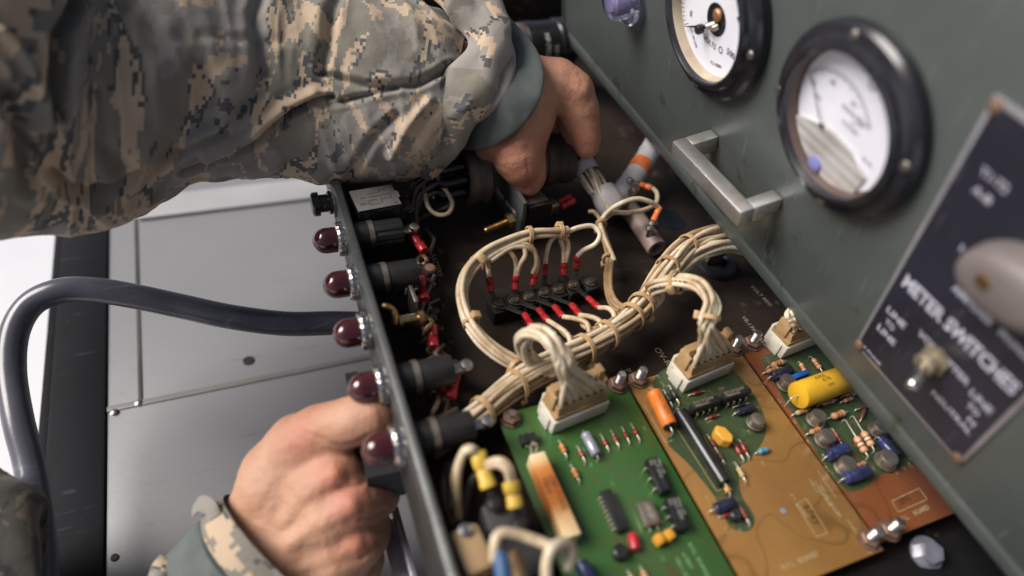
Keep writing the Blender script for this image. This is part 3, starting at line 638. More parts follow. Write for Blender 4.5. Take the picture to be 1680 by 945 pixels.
for ps_, cl in ((.22,(.70,.44,.20)),(.38,(.52,.17,.03)),(.62,(.46,.13,.025)),(.80,(.58,.22,.05)),(.92,(.74,.50,.25))): e = els.new(ps_); e.color = (*cl, 1)
t_.links.new(g, rc.inputs[0]); t_.links.new(rc.outputs[0], bs.inputs['Base Color'])
b = MB(); b.text('CRF-7', a+X*.30+Y*.55+V((0,0,.02)), X, Y, 3.1, .06, bold=.01); b.text('150-5', a+X*.30+Y*.12+V((0,0,.02)), X, Y, 3.1, .06, bold=.01); b.text('1000J', a+X*.52+Y*.55+V((0,0,.02)), X, Y, 3.1, .06); build('lettering', b, brown_ink, o, flat=True)
q = a+Y*.3; b = MB(); b.tube([q+V((0,.5,-3)), q+V((0,3.5,-.5)), q+V((1,4,1.6)), q+V((2.2,3,1.4)), q+V((2,1.6,-1)), q+V((1.5,1.5,-8))], .5, 8); build('lead', b, lead_m, o)
rb = (band1, band2, band1); rb2 = (band2, band1, band3)
axial(p1, 'resistor', (917,721), (930.5,751), 1.25, pm('orange resistor body', (.62,.25,.07), (.5,.2,.06)), rb); axial(p1, 'resistor', (936,761), (952,792), 1.25, MATS['orange resistor body'], rb)
for pa, pb in (((947,730.5),(961,759.5)), ((985,711),(1000,740.5)), ((1002,705),(1016.7,734.5)), ((1019.8,699),(1034,728)), ((1035,693.6),(1050.7,724))): axial(p1, 'diode', pa, pb, .95, glass_red, (bandk,)*3, dog=False, fr=(.33,.66))
axial(p1, 'capacitor', (957,706), (982,752), 2.3, silver_m, None, cap=True, fr=(.12,.88))
axial(p1, 'capacitor', (961,716), (974,744), 2.1, navy_m, None, cap=True, fr=(.05,.95), z=1.5)
onbox(p1, 'relay', ((1059,751),(1085,808),(1080,748)), 5.2, gloss_m, 1.2, text='VP06-122\nSPDT REED\nS83', tm=pm('grey chip print', (.36,.35,.33), (.12,.12,.11), 900, .5, bump=0), legs=3, tsize=2.2)
onbox(p1, 'relay', ((1090,816),(1114,869),(1112,811)), 5.2, gloss_m, 1.2, text='VP06-122\nSPDT REED\nS83', tm=pm('grey chip print', (.36,.35,.33), (.12,.12,.11), 900, .5, bump=0), legs=3, tsize=2.2)
onbox(p1, 'chip', ((985,805),(1015,871),(1001,799)), 3.4, black_m, .35, legs=8, tsize=2)
onbox(p1, 'crystal', ((1044,824),(1060.5,863),(1070,817)), 3.6, pm('crystal can', (.52,.43,.36), (.36,.29,.24), 60, .3, metal=.9), 1.0)
for x_, y_ in ((1067,871),(1080,868)): b = MB(); q = W(x_, y_, .5); b.tube([q-V((0,0,.6)), q, q+V((0,3,1))], .45, 8); build('lead', b, lead_m, p1)
b = MB(); q = W(1040,889,2.4); b.tube([q+V((1,3.4,0)), q+V((.8,2.8,0)), q, q+V((-.8,-2.8,0)), q+V((-1,-3.4,0))], [.6,2.0,2.3,2.0,.6], 16); build('capacitor', b, pm('red dipped body', (.42,.02,.03), (.3,.015,.02), 80, .25), p1)
for x_, y_ in ((1081,886),(1097,879)): q = W(x_, y_, 2.6); b = MB(); b.cbox(q, (4.0,.8,0), (-.8,4.4,0), (0,0,4.6), 1.2); build('capacitor', b, tant_m, p1)
b = MB(); q = W(1015,910,.4); b.lathe(q, (0,0,1), [(2.9,0),(2.9,3.6),(2.3,4.1),(.01,4.1)], 24); build('transistor', b, black_m, p1)
axial(p1, 'capacitor', (950,918), (974,962), 3.0, blue_m, None, cap=True, fr=(.1,.9)); axial(p1, 'resistor', (1050,928), (1066,962), 1.3, res_m, rb2); axial(p1, 'resistor', (1030,935), (1045,968), 1.3, res_m, rb2)
for i, (x_, y_) in enumerate(((1128,892),(1106,915),(1118,908))): stext(sk, ('R.F.L. BOARD','VRI-1 ASSY','6-2841')[i], (x_, y_), (x_+17, y_+30), 2.4)
for t_x, x_, y_ in (('R7',953,735),('C2',1006,717),('R8',966,760),('D3',1023,712),('D4',1040,706),('D6',1054,700),('Q2',1083,912),('C7',1000,790)): stext(sk, t_x, (x_, y_), (x_+5, y_+9), 1.7)
build('silkscreen', sk, pm('pale green ink', (.22,.42,.20), (.10,.22,.09), 500, .5, bump=0), p1, flat=True)
# ---- amber board
p2 = pcb('b', 'amber circuit board with a dark green patch, orange capacitor and long black tube', .9, 65.9, -99, 4.4, b2_m, 0)
gp_, h_ = poly_sheet([(1110,598),(1188,602),(1222,628),(1250,672),(1256,712),(1234,750),(1214,768),(1216,810),(1238,850),(1226,872),(1196,862),(1172,815),(1130,762),(1096,728),(1104,705),(1118,690),(1090,664),(1072,625)], .01, .03)
b = MB(); b.prism(gp_, h_); build('green_area', b, bg_m, p2, flat=True)
sk = MB()
o, p, q, u = axial(p2, 'capacitor', (1067,634), (1104,709), 3.55, ocap_m, None, cap=True, fr=(.13,.87), label='orange sleeved capacitor')
b = MB(); sd_ = V((0,0,1)).cross(u).normalized()
b.text('150-5\n25DC 8219', p+u*3.2+V((0,0,3.3))-sd_*-1.6, u, sd_, 2.3, .25); build('lettering', b, brown_ink, o, flat=True)
b = MB(); b.lathe(q-u*.1, u, [(3.1,0),(3.1,.5),(1.2,.6)], 20); build('end_cap', b, black_m, o)
o, p, q, u = axial(p2, 'power_resistor', (1111,669), (1195,802), 3.3, gloss_m, None, cap=False, dog=False, fr=(.05,.94), label='long black tube resistor')
for pa, pb in (((1088,638),(1104,667)), ((1097,631),(1115,663))): axial(p2, 'diode', pa, pb, 1.35, black_m, (bandk, silver_m, silver_m), dog=False)
onbox(p2, 'relay', ((1140,672),(1186,657),(1132,661)), 7.0, matte_m, 1.1, text='8219 CP CLARE\nPRMA2A05', tm=dim_ink, legs=4, tsize=2.4, legside=(1,))
onbox(p2, 'relay', ((1191,655),(1236,641),(1184,644)), 7.0, matte_m, 1.1, text='8219 CP CLARE\nPRMA2A05', tm=dim_ink, legs=4, tsize=2.4, legside=(1,))
axial(p2, 'capacitor', (1205,678), (1241,667), 1.7, navy_m, (silver_m, navy_m, navy_m), cap=True, fr=(.12,.88)); axial(p2, 'resistor', (1203,668),(1230,661), .9, black_m, None)
can(p2, 1238, 695, 3.5, 4.4, 1.8)
q = W(1185,716,3.3); b = MB(); x_, y_ = V((.93,.1,.1)), V((-.25,1,0)).normalized()
hexa = [q + x_*(3.4*math.cos(a)) + y_*(5.0*math.sin(a)) - V((0,0,3)) for a in [math.pi/6+i*math.pi/3 for i in range(6)]]; b.prism(hexa, V((0,0,5.6))); 
o = build('capacitor', b, tant_m, p2, ang=20)
for md in (o.modifiers.new('bev', 'BEVEL'),): md.width = .0007; md.segments = 3
axial(p2, 'resistor', (1203,725), (1221,756), 1.0, glass_red, (glass_red,)*3, dog=False, fr=(.2,.7)); axial(p2, 'resistor', (1212,720), (1230,752), 1.0, glass_red, (glass_red,)*3, dog=False, fr=(.2,.7))
axial(p2, 'diode', (1158,687), (1182,680), .8, glass_red, (bandk,)*3, dog=False); axial(p2, 'diode', (1130,648), (1158,641), .8, glass_red, (bandk,)*3, dog=False)
axial(p2, 'resistor', (1160,712), (1178,742), 1.1, pm('dark brown resistor', (.14,.05,.03), (.09,.03,.02)), None); axial(p2, 'resistor', (1174,735), (1190,762), 1.1, MATS['dark brown resistor'], None)
axial(p2, 'capacitor', (1240,743), (1264,736), 1.3, teal_m, None, fr=(.2,.8)); axial(p2, 'resistor', (1205,757), (1225,793), 1.2, pm('beige resistor body', (.45,.32,.16), (.35,.24,.12)), None)
axial(p2, 'resistor', (1190,797), (1199,812), 1.5, tant_m, None, fr=(.1,.7))
axial(p2, 'capacitor', (1166,838), (1212,822), 2.4, navy_m, None, cap=True, fr=(.15,.85)); b = MB(); q = W(1203.5,849,.4); b.lathe(q, (0,0,1), [(2.4,0),(2.4,3.2),(1.9,3.7),(.01,3.7)], 20); build('transistor', b, black_m, p2)
axial(p2, 'resistor', (1211,826), (1231,862), 1.0, glass_red, None)
axial(p2, 'resistor', (1180,848), (1204,843), .9, glass_red, None)
silk(sk, [(1057,664),(1092,726),(1104,722)], wdt=.3); silk(sk, [(1102,690),(1176,806),(1184,803)], wdt=.35)
silk(sk, [(1306,827),(1323,818),(1358,874),(1340,881)], closed=True, wdt=.3)
for i, (x_, y_, l) in enumerate(((1340,772,34),(1326,787,20),(1334,790,26),(1344,796,38),(1346,806,30),(1352,812,38))):
    stext(sk, ('U.S. AIR GEN SET 30', 'PWB ASSY', 'CONTROL CARD', 'OVERVOLT RELAY BD', 'NO. 82-1147 C', 'SER. NO. 0283 A')[i], (x_, y_), (x_+17, y_+26), 1.5)
stext(sk, 'P.C. BOARD', (1296,812), (1306,826), 2.0); stext(sk, 'OV RELAY CARD  A', (1388,853),(1402,873), 1.7)
stext(sk, 'R.F.L.  BOARD', (1285,936), (1340,913), 3.0)
for t_x, x_, y_ in (('CR1',1134,636),('CR2',1180,641),('K1',1225,706),('CR4',1160,695),('R5',1247,757),('C4',1124,707),('R11',1156,814),('R12',1186,866),('R3',1210,868),('C3',1243,658),('C5',1220,668)): stext(sk, t_x, (x_, y_), (x_+9, y_-4) if y_ < 700 else (x_+6, y_+10), 1.9)
stext(sk, 'C1 - OVR', (1076,615), (1086,632), 1.8)
build('silkscreen', sk, pm('faded cream ink', (.42,.35,.20), (.26,.19,.09), 500, .5, bump=0), p2, flat=True)
b = MB(); stext(b, '6743', (1317,829), (1340,868), 4.4, .05); build('lettering', b, brown_ink, p2, flat=True)
b = MB(); b.lathe(W(1285,838,.02), (0,0,1), [(1.3,0),(1.3,.25),(.7,.3)], 16); build('solder_pad', b, silver_m, p2)
# ---- red brown board
p3 = pcb('c', 'red brown circuit board with a fat yellow capacitor and metal can transistors', 67.6, 132.5, -96, 5, b3_m, 0)
gp_, h_ = poly_sheet([(1250,585),(1262,612),(1290,662),(1330,728),(1368,785),(1396,806),(1424,796),(1448,778),(1490,764),(1530,755),(1500,700),(1440,600),(1380,560),(1300,572)], .01, .03)
b = MB(); b.prism(gp_, h_); build('green_area', b, bg_m, p3, flat=True)
sk = MB()
o, p, q, u = axial(p3, 'capacitor', (1298,653), (1398,617), 6.4, ycap_m, None, dog=False, fr=(.10,.93), z=7, label='fat yellow capacitor')
sd_ = V((0,0,1)).cross(u).normalized(); b = MB(); b.text('WIMA', p+u*9+V((0,0,6.3))+sd_*1.8, u, sd_, 2.4, .2); b.text('4.7K', p+u*12+V((0,0,6.45))-sd_*.6, u, sd_, 2.8, .2); b.text('250-', p+u*13+V((0,0,5.9))-sd_*3.0, u, sd_, 2.4, .2); build('lettering', b, brown_ink, o, flat=True)
R_ = lambda pa, pb, r=1.3, m_=None, bd=rb: axial(p3, 'resistor', pa, pb, r, m_ or res_m, bd, fr=(.2,.8))
R_((1260,602),(1291,591.5),1.6); R_((1252,612),(1283,602),1.3); R_((1329.7,583.7),(1350,610)); R_((1311,592),(1323,614),1.2)
R_((1342,664),(1374,655),1.35); R_((1358,686.5),(1392,674.5),1.7); R_((1381,650.5),(1406,642.5),1.1); R_((1380,659.5),(1402,652),1.1); R_((1300,680.5),(1330,670),1.2, pm('beige resistor body', (.45,.32,.16))); R_((1324,712),(1350,701),1.2); R_((1401,766),(1423,758),1.1); R_((1352,745),(1372,738),1.2)
for pa, pb in (((1386,687.5),(1425,750)), ((1399,681.5),(1435,739))): axial(p3, 'resistor', pa, pb, 1.75, pm('salmon resistor body', (.62,.31,.17), (.5,.23,.12), 120, .4), (band1, band3, band1), fr=(.48,.88), z=2.4)
R_((1365,702),(1383,731),.8, glass_red, None)
axial(p3, 'capacitor', (1262,619), (1302,605), 2.5, navy_m, None, cap=True, fr=(.1,.9)); onbox(p3, 'trimmer', ((1303,622),(1330,612),(1300,614)), 4.2, vblue_m, .5)
for x_, y_, r in ((1288,632,3.8),(1337,690,3.8),(1351,723,3.9),(1439,707,4.0),(1384,768,4.0),(1451,758,4.2)): can(p3, x_, y_, r, 5.0, 1.0)
for pa, pb, r in (((1440,716),(1474,753),2.5),((1463,708),(1498,748),2.3),((1354,750),(1394,732),2.7),((1382,786),(1430,771),2.8)): axial(p3, 'capacitor', pa, pb, r, blue_m, None, cap=True, fr=(.1,.9))
for pa, pb in (((1400,648),(1428,640)),((1404,672),(1432,664)),((1412,690),(1420,668))): R_(pa, pb, 1.0, pm('dark brown resistor', (.14,.05,.03)), None)
silk(sk, [(1463,822),(1508,801),(1521,819),(1474,840)], closed=True, wdt=.3); stext(sk, 'R.F.L.    BOARD', (1476,858), (1510,842), 2.8)
for i, x_ in enumerate((1463,1478,1488,1500)): stext(sk, ('R19','C9','R21','C10')[i], (x_, 770-i*5), (x_+7, 778-i*5), 1.9)
for i, (x_, y_) in enumerate(((1252,627),(1275,655),(1300,690),(1322,722),(1352,765))): stext(sk, ('R1','C2','R8','R9','R14')[i], (x_, y_), (x_+5, y_+8), 1.8)
build('silkscreen', sk, MATS['faded cream ink'], p3, flat=True)
b = MB(); stext(b, '2895', (1478,829), (1510,813), 3.6, .05); build('lettering', b, brown_ink, p3, flat=True)
for px, py, lab, r in ((838,688,'rusty ringed stud at the left corner of the green board',2.0),(1013,633,'stud on the corner of the green board beside the board gap',2.0),(1047,625,'taller bright stud at the top corner of the amber board',2.1),(1203,573,'stud half hidden behind the plug of the amber board',2.0),(1233,565,'stud at the top corner of the red brown board',2.1),(1424,886,'bright blurred stud at the bottom corner of the amber board',2.2),(1458,872,'duller stud at the bottom corner of the red brown board',2.2)): screwpost(px, py, lab, 0, r, 9.5 if px != 838 else 5)
# ---- plugs on the boards
def plug(par_px, lab, npin, hid=False):
    a, c, d = [W(*p, 0) for p in par_px]; X = c-a; Y = d-a; Y = (Y-X*(Y.dot(X)/X.dot(X))).normalized()*14.5; L = X.length; x, y = X.normalized(), Y.normalized(); Z = V((0,0,1))
    t = thing('wire_plug', lab, 'plug connector', a, 'tan plugs on white headers')
    b = MB(); b.box(a, X, y*13, Z*8.5, .7); b.box(a+x*2-y*-13, x*(L-4), y*1.6, Z*11, .4); b.box(a-x*1.0+y*3, x*1.0, y*7, Z*7.5, .3); build('header', b, nylon_m, t)
    b = MB(); e = .9
    b.box(a+x*e+y*1.0+Z*8.3, x*(L-2*e), y*11.5, Z*2.4, .4)
    P = [a+x*(e+1.2)+y*1.4+Z*10.5, a+x*(e+1.2)+y*2.6+Z*15.0, a+x*(e+1.2)+y*6.4+Z*15.6, a+x*(e+1.2)+y*7.0+Z*18.5, a+x*(e+1.2)+y*8+Z*21, a+x*(e+1.2)+y*11.6+Z*21, a+x*(e+1.2)+y*12.2+Z*10.5]
    b.prism(P, x*(L-2*e-2.4)); b.box(a+x*(L-e-4)+y*7+Z*18, x*2.6, y*4.6, Z*6, .5); b.box(a+x*(e)+y*5+Z*10, x*1.4, y*7, Z*9.5, .4); b.box(a+x*(L-e-1.3)+y*5+Z*10, x*1.4, y*7, Z*9.5, .4)
    o = build('plug_body', b, tan_m, t, ang=25); pins = []
    for k in range(npin):
        p = a + x*(e+3.2+(L-2*e-6.4)*k/(npin-1)) + y*4.4 + Z*15.25; pins.append(p)
        b = MB(); b.lathe(p, Z, [(1.55,-.2),(1.55,.18),(1.2,.26),(1.15,.1)], 16); build('wire_hole', b, pm('hole shade brown', (.05,.03,.015), (.03,.02,.01)), t)
    return t, pins
pl1, pin1 = plug(((904,714),(994,677),(881,668)), 'tan plug on a white header at the top of the green board', 7)
pl2, pin2 = plug(((1119,646),(1196,613),(1087,606)), 'tan plug on a white header at the top of the amber board', 7)
pl3, pin3 = plug(((1280,590),(1362,556),(1246,553)), 'tan plug on the red brown board, half hidden by the panel', 7)
def fan(pins, top, rest, mats, lab, R=2.6, ties=(), grp='wire fans rising from the plugs', seed=2):
    t = thing('wire_fan', lab, 'wire bundle', W(*top[0]), grp); rnd = random.Random(seed)
    C = [W(*q) for q in top+rest]
    for k, p in enumerate(pins):
        a = k*2.4; off = V((math.cos(a)*R, math.sin(a)*R*.6, math.sin(a)*R*.7)); lat = (k-(len(pins)-1)/2)*.9
        pts = [p+V((0,0,-1)), p+V((0,0,2.2))] + [c + off*(.8+.2*math.sin(i+k)) + V((lat*.5, 0, 0)) for i, c in enumerate(C)]
        wire(pts, 1.35, mats[k % len(mats)], t)
    for px,py,z,qx,qy,Rt in ties: tieat(px,py,z,qx,qy,Rt, t, wdt=2.2, ang=rnd.uniform(0,6))
    return t
fan(pin1, [(927,604,36),(922,584,42),(908,562,45),(888,548,43)], [(868,547,36),(858,562,26),(868,588,14),(900,606,8),(935,592,6)], [wwire_m, wwire_m, wwire_m, wire_m], 'white wires arching high over the plug of the green board', R=3.3)
fan(pin2, [(1160,538,36),(1164,520,39),(1168,498,43),(1152,472,45)], [(1125,463,40),(1095,464,32),(1072,472,22),(1078,486,14),(1060,505,9),(1030,528,7)], [wwire_m, wire_m, wwire_m, green_wire, wwire_m, wwire_m, wire_m], 'white wires with one pale green one rising from the plug of the amber board', R=3.4, seed=4)
fan(pin3, [(1300,524,25),(1312,505,24)], [(1345,480,18),(1380,450,10)], [wwire_m, wwire_m, wire_m], 'white wires rising from the plug of the red brown board behind the meter panel', R=3.0, seed=6)

ft = bpy.data.objects['wire_fan.001']
for (px,py,z), (qx,qy,qz), R_t in (((1164,520,39),(1168,498,43),5.2), ((1110,463,36),(1096,464,32),5.0)): c = W(px,py,z); tie(c, W(qx,qy,qz)-c, R_t, ft, 2.2, squash=.8, ang=4.4)
# ================================================================ meter panel
ip = thing('meter_panel', 'tilted grey green painted instrument panel with a folded lower edge, leaning over the boards', 'instrument panel', GL(0,0,0))
pr = [(159,0),(11.5,0),(10.5,-.35),(9.6,-.35),(8.8,.15),(7.8,.35),(1.8,.1),(.5,-.5),(0,-1.8),(0,-16),(1.8,-16),(1.8,-3.2),(157,-3.2),(196,-17),(198,-14)]
Y0, Y1 = -260, 274
b = MB(); n = len(pr); A0 = [GL(Y0,u,h) for u,h in pr]; A1 = [GL(Y1,u,h) for u,h in pr]
b.add(A0+A1, [[i,(i+1)%n,n+(i+1)%n,n+i] for i in range(n)] + [list(range(n)), [n+i for i in range(n)][::-1]]); build('panel_sheet', b, panel_m, ip, ang=50)
b = MB(); b.box(GL(Y1,0,-16), (0,3,0), GU*157, GN*17, .6); build('end_flange', b, panel_m, ip)
b = MB(); b.lathe(GL(22,170,-5), GN+GU*.35, [(4,0),(4,.8),(2.6,1.6),(.01,1.8)], 20); build('screw', b, rust_m, ip)
def meter(cy, cu, R, label, kind):
    c = GL(cy, cu); t = thing('panel_meter', label, 'meter', c, 'round meters on the panel'); B = lambda y, u, h: c + V((0,-y,0)) + GU*u + GN*h   # y to the reader's right
    b = MB(); b.lathe(c, GN, [(R-.6,0),(R,.8),(R,4.6),(R-1.4,6.2),(R-4.6,6.8),(R-5.4,7.2),(R-6.2,9.2),(R-8.4,9.9),(R-9.2,9.2),(R-9.4,6.5)], 96, caps=False); build('bezel', b, bezel_m, t, ang=30)
    b = MB(); b.lathe(c, GN, [(R-9.3,7.2),(R-9.7,6.4),(R-9.8,2.6),(R-10.1,2.4)], 96, caps=False); o = build('inner_ring', b, cream_m if kind == 1 else ringor_m, t)
    Rd = R-9.7
    b = MB(); b.lathe(c+GN*1.2, GN, [(Rd+.6,0),(Rd+.6,1.2),(.01,1.2)], 96); build('dial', b, dial_m, t)
    h = 2.5; ink = MB()
    def line(y0,u0,y1,u1,wd): p, q = B(y0,u0,h), B(y1,u1,h); d = q-p; s_ = GN.cross(d).normalized()*wd; ink.box(p-s_*.5, d, s_, GN*.06)
    def arcline(r0, a0_, a1_, wd, oy=0, ou=0, n=30):
        for k in range(n):
            a, e = a0_+(a1_-a0_)*k/n, a0_+(a1_-a0_)*(k+1)/n; line(oy+r0*math.cos(a), ou+r0*math.sin(a), oy+r0*math.cos(e), ou+r0*math.sin(e), wd)
    def tx(s_, y, u, size, rot=0.0):
        X = V((0,-math.cos(rot),0))+GU*math.sin(rot); ink.text(s_, B(y,u,h-.02), X, GN.cross(X), size, .07, align='CENTER', bold=.015)
    if kind == 1:
        for k in range(0, 61):
            a = math.radians(217-k*4.17); l_ = 4.0 if k % 12 == 0 else (3.0 if k % 6 == 0 else 2.0); r0 = Rd-.8; line(r0*math.cos(a), r0*math.sin(a), (r0-l_)*math.cos(a), (r0-l_)*math.sin(a), .28)
        for s_, dg in (('0',207),('100',167),('200',117),('300',67),('400',17),('500',-33)): a = math.radians(dg); tx(s_, (Rd-8.5)*math.cos(a), (Rd-8.5)*math.sin(a)-1.2, 4.2)
        tx('VOLTS', 0, -15.2, 3.6); tx('AC', -4, 14, 4); tx('F.S.=500V', 8, -22, 2.2, .25); tx('A.C. 60 CPS', -13.5, -19, 2.0, -.75)
        for rr in (1.4,): arcline(rr, 0, 6.283, .5, 9.2, -13, 12)
        build('scale_print', ink, pm('blue black ink', (.06,.06,.11), (.04,.04,.08), bump=0), t, flat=True)
        b = MB(); b.lathe(B(2.3,-1.8,2.35), GN, [(7.2,0),(7.3,.3),(6.9,.34)], 36)
        build('dial_opening', b, gloss_m, t)
        b = MB(); b.lathe(B(3.8,1.3,2.9), GN, [(2.9,0),(2.9,.8),(2.1,1.6),(.01,1.7)], 24); build('pivot_plate', b, pm('copper plate', (.5,.27,.14), (.3,.15,.08), metal=.7), t)
        b = MB(); b.cyl(B(2.2,-4.2,2.8), B(.5,-5.4,6), 2.0, 1.7); b.cyl(B(4.6,-3.8,3), B(4.2,-4.6,5.2), 1.6, 1.4); build('pivot', b, steel_m, t)
        b = MB(); b.lathe(B(-4.4,-9.0,4.5), GN, [(2.2,0),(2.3,2.2),(1.9,2.9),(.01,2.9)], 24); build('counterweight', b, gloss_m, t)
        p, q = B(-1.2,-1.0,5.2), B(-21.5,-9.5,5.2); p, q = B(.6,-5.4,4.8), B(-20.2,-16.4,3.4)
        d = q-p; s_ = GN.cross(d).normalized(); b = MB(); b.add([p-s_*1.0, p+s_*1.0, q+s_*.12, q-s_*.12] + [x+GN*.3 for x in (p-s_*1.0, p+s_*1.0, q+s_*.12, q-s_*.12)], [[0,1,2,3],[4,5,6,7],[0,1,5,4],[1,2,6,5],[2,3,7,6],[3,0,4,7]]); build('needle', b, gloss_m, t)
    else:
        oy, ou = -7.5, -7.5
        for k in range(0, 51):
            a = math.radians(142-k*2.15); l_ = 3.4 if k % 10 == 0 else (2.6 if k % 5 == 0 else 1.8); r0 = 22.5; line(oy+r0*math.cos(a), ou+r0*math.sin(a), oy+(r0-l_)*math.cos(a), ou+(r0-l_)*math.sin(a), .22)
        for s_, dg in (('55',140),('60',104),('65',62),('66',36)): a = math.radians(dg); tx(s_, oy+17*math.cos(a), ou+16.5*math.sin(a), 2.9)
        tx('FREQUENCY', 3.5, 3.5, 2.7); tx('CYCLES', 2.5, -1.6, 2.5); tx('PER', 3.5, 1.2, 1.4); tx('MR36', -16, 0, 1.5); tx('50-70', 15, -8, 2.2)
        arcline(1.5, 0, 6.283, .8, 5, 18.5, 10)
        build('scale_print', ink, pm('grey print ink', (.28,.27,.33), (.2,.19,.24), bump=0), t, flat=True)
        # ribbed metal shield over the lower left of the dial
        cut = []
        for k in range(40):
            a = math.radians(208+k*(306-208)/39); cut.append(B((Rd-.1)*math.cos(a), (Rd-.1)*math.sin(a), 2.7))
        cut += [B(17.5,-12.5,2.7), B(7.1,-7.4,2.7), B(-4,-6.6,2.7), B(-8.8,-7.3,2.7), B(-18,-10.2,2.7)]
        b = MB(); b.prism(cut, GN*.8)
        mk, tt, bs = nodes('ribbed aluminium'); wv = tex(tt, typ='ShaderNodeTexWave', scale=300, detail=0); bs.inputs['Metallic'].default_value = .5; bs.inputs['Roughness'].default_value = .42
        nn = tex(tt, scale=70, detail=3); tt.links.new(ramp(tt, nn.outputs[0], [(.3,(.78,.76,.75)),(.7,(.58,.55,.52))]), bs.inputs['Base Color']); bp = N(tt, 'ShaderNodeBump', i_Strength=.5, i_Distance=.0004); tt.links.new(wv.outputs[0], bp.inputs['Height']); tt.links.new(bp.outputs[0], bs.inputs['Normal'])
        build('shield', b, mk, t, flat=False)
        b = MB(); b.lathe(B(-6.0,-24.0,3.5), GN, [(3.3,0),(3.3,.9),(2.6,1.4),(.01,1.5)], 24); b.cbox(B(-6.0,-24.0,4.9), (0,4,0), GU*.7, GN*.3); build('zero_adjuster', b, pm('violet blue screw', (.20,.21,.48), (.14,.14,.36), bump=0), t)
        p, q = B(-8.8,-7.1,4.2), B(-21.0,7.0,4.2); d = q-p; s_ = GN.cross(d).normalized(); b = MB(); b.box(p-s_*.15, d, s_*.3, GN*.25); build('needle', b, gloss_m, t)
        b = MB(); b.lathe(B(-8.8,-7.1,3.4), GN, [(1.0,0),(1.0,1.2),(.01,1.3)], 16); build('pivot', b, steel_m, t)
    for dg in ((100, 190, 280, 10) if kind == 2 else (175, 270, 85, 0)):
        a = math.radians(dg); b = MB(); p = B((R-3.4)*math.cos(a), (R-3.4)*math.sin(a), 6.0); b.lathe(p, GN, [(2.1,0),(2.1,.8),(1.6,1.5),(.01,1.7)], 20); build('bezel_screw', b, pm('dull bezel screw', (.20,.18,.16), (.10,.09,.08), 200, .45, metal=.7), t)
meter(100.5, 107.2, 38.2, 'round meter with a large black pivot on its white dial at the top edge', 1)
meter(11.6, 109.2, 36.2, 'frequency meter with a ribbed metal shield and a violet screw in its lower left', 2)
# handle
hy0, hy1, hu, hh, tb_ = 91, 25.5, 50.5, 19, 8.2
a_, c_ = G(1101,243,22), G(1212,362,22)
du = (c_-a_); db_ = du.normalized(); dv = GN.cross(db_).normalized()
b = MB(); HL = du.length; th, wd = 8.0, 9.0
b.box(a_-dv*wd*.5-GN*0, du, dv*wd, -GN*th, 1.1); b.box(a_-dv*wd*.5-GN*(th-1), db_*7.6, dv*wd, -GN*(22-th+1), 1.1); b.box(c_-db_*7.6-dv*wd*.5-GN*(th-1), db_*7.6, dv*wd, -GN*(22-th+1), 1.1); build('handle', b, handle_m, ip)
# name plate
npl = thing('name_plate', 'dark blue METER SWITCHES plate with white lettering and a bright metal edge', 'name plate', GL(-61.5,86,0))
py0, py1, pu0, pu1 = -32.0, -91.0, 24.8, 148.0
b = MB(); b.box(GL(py0,pu0,0), GR*(py0-py1), GU*(pu1-pu0), GN*1.1, .35); build('plate_edge', b, alum_m, npl)
b = MB(); b.box(GL(py0-1.7,pu0+1.7,1.12), GR*(py0-py1-3.4), GU*(pu1-pu0-3.4), GN*.12); build('plate_face', b, plate_blue, npl)
for y, u in ((py0-2.2,pu0+2.4),(py1+2.4,pu0+2.4),(py0-2.2,pu1-2.4),(py1+2.4,pu1-2.4)): b = MB(); b.lathe(GL(y,u,1.1), GN, [(2.3,0),(2.2,.9),(1.4,1.5),(.01,1.6)], 18); build('rivet', b, rust_m, npl)
b = MB()
def pt(s_, y, u, size, width=None, align='LEFT', bold=.02): b.text(s_, GL(y,u,1.22), GR, GU, size, .07, align=align, bold=bold, width=width)
pt('METER SWITCHES', -36.5, 69.5, 8.4, 50.5, bold=.035)
pt('LINE', -36.5, 53.6, 4.6, 9.5); pt('TO', -38.5, 48.2, 4.2, 4.6); pt('LINE', -36.8, 42.6, 4.6, 9.5)
pt('VOLTMETER', -51.5, 57.2, 4.4, 24); pt('NEUTRAL', -67.5, 40.5, 3.8, 18.5); pt('LINE', -77.0, 55.5, 4.6, 9); pt('TO', -79, 50.0, 4.2, 5); pt('N', -82, 45, 4, 3)
pt('3 PHASE', -36, 28.2, 2.2, 10)
pt('AMPERES', -52.5, 84.5, 4.2, 16.5); pt('VOLTS', -53.8, 91.4, 3.8, 11); pt('1-2', -46.5, 99, 3.8, 6); pt('A-B', -41.0, 119, 4.0, 7); pt('T1-T2', -40.0, 125.5, 4.0, 10); pt('2-3', -66, 92, 3.8, 7); pt('3-1', -76, 96, 3.8, 7); pt('PHASE', -72, 84.5, 3.8, 12)
build('lettering', b, pm('pale lilac ink', (.50,.49,.58), (.36,.35,.44), 200, .5, bump=0), npl, flat=True)
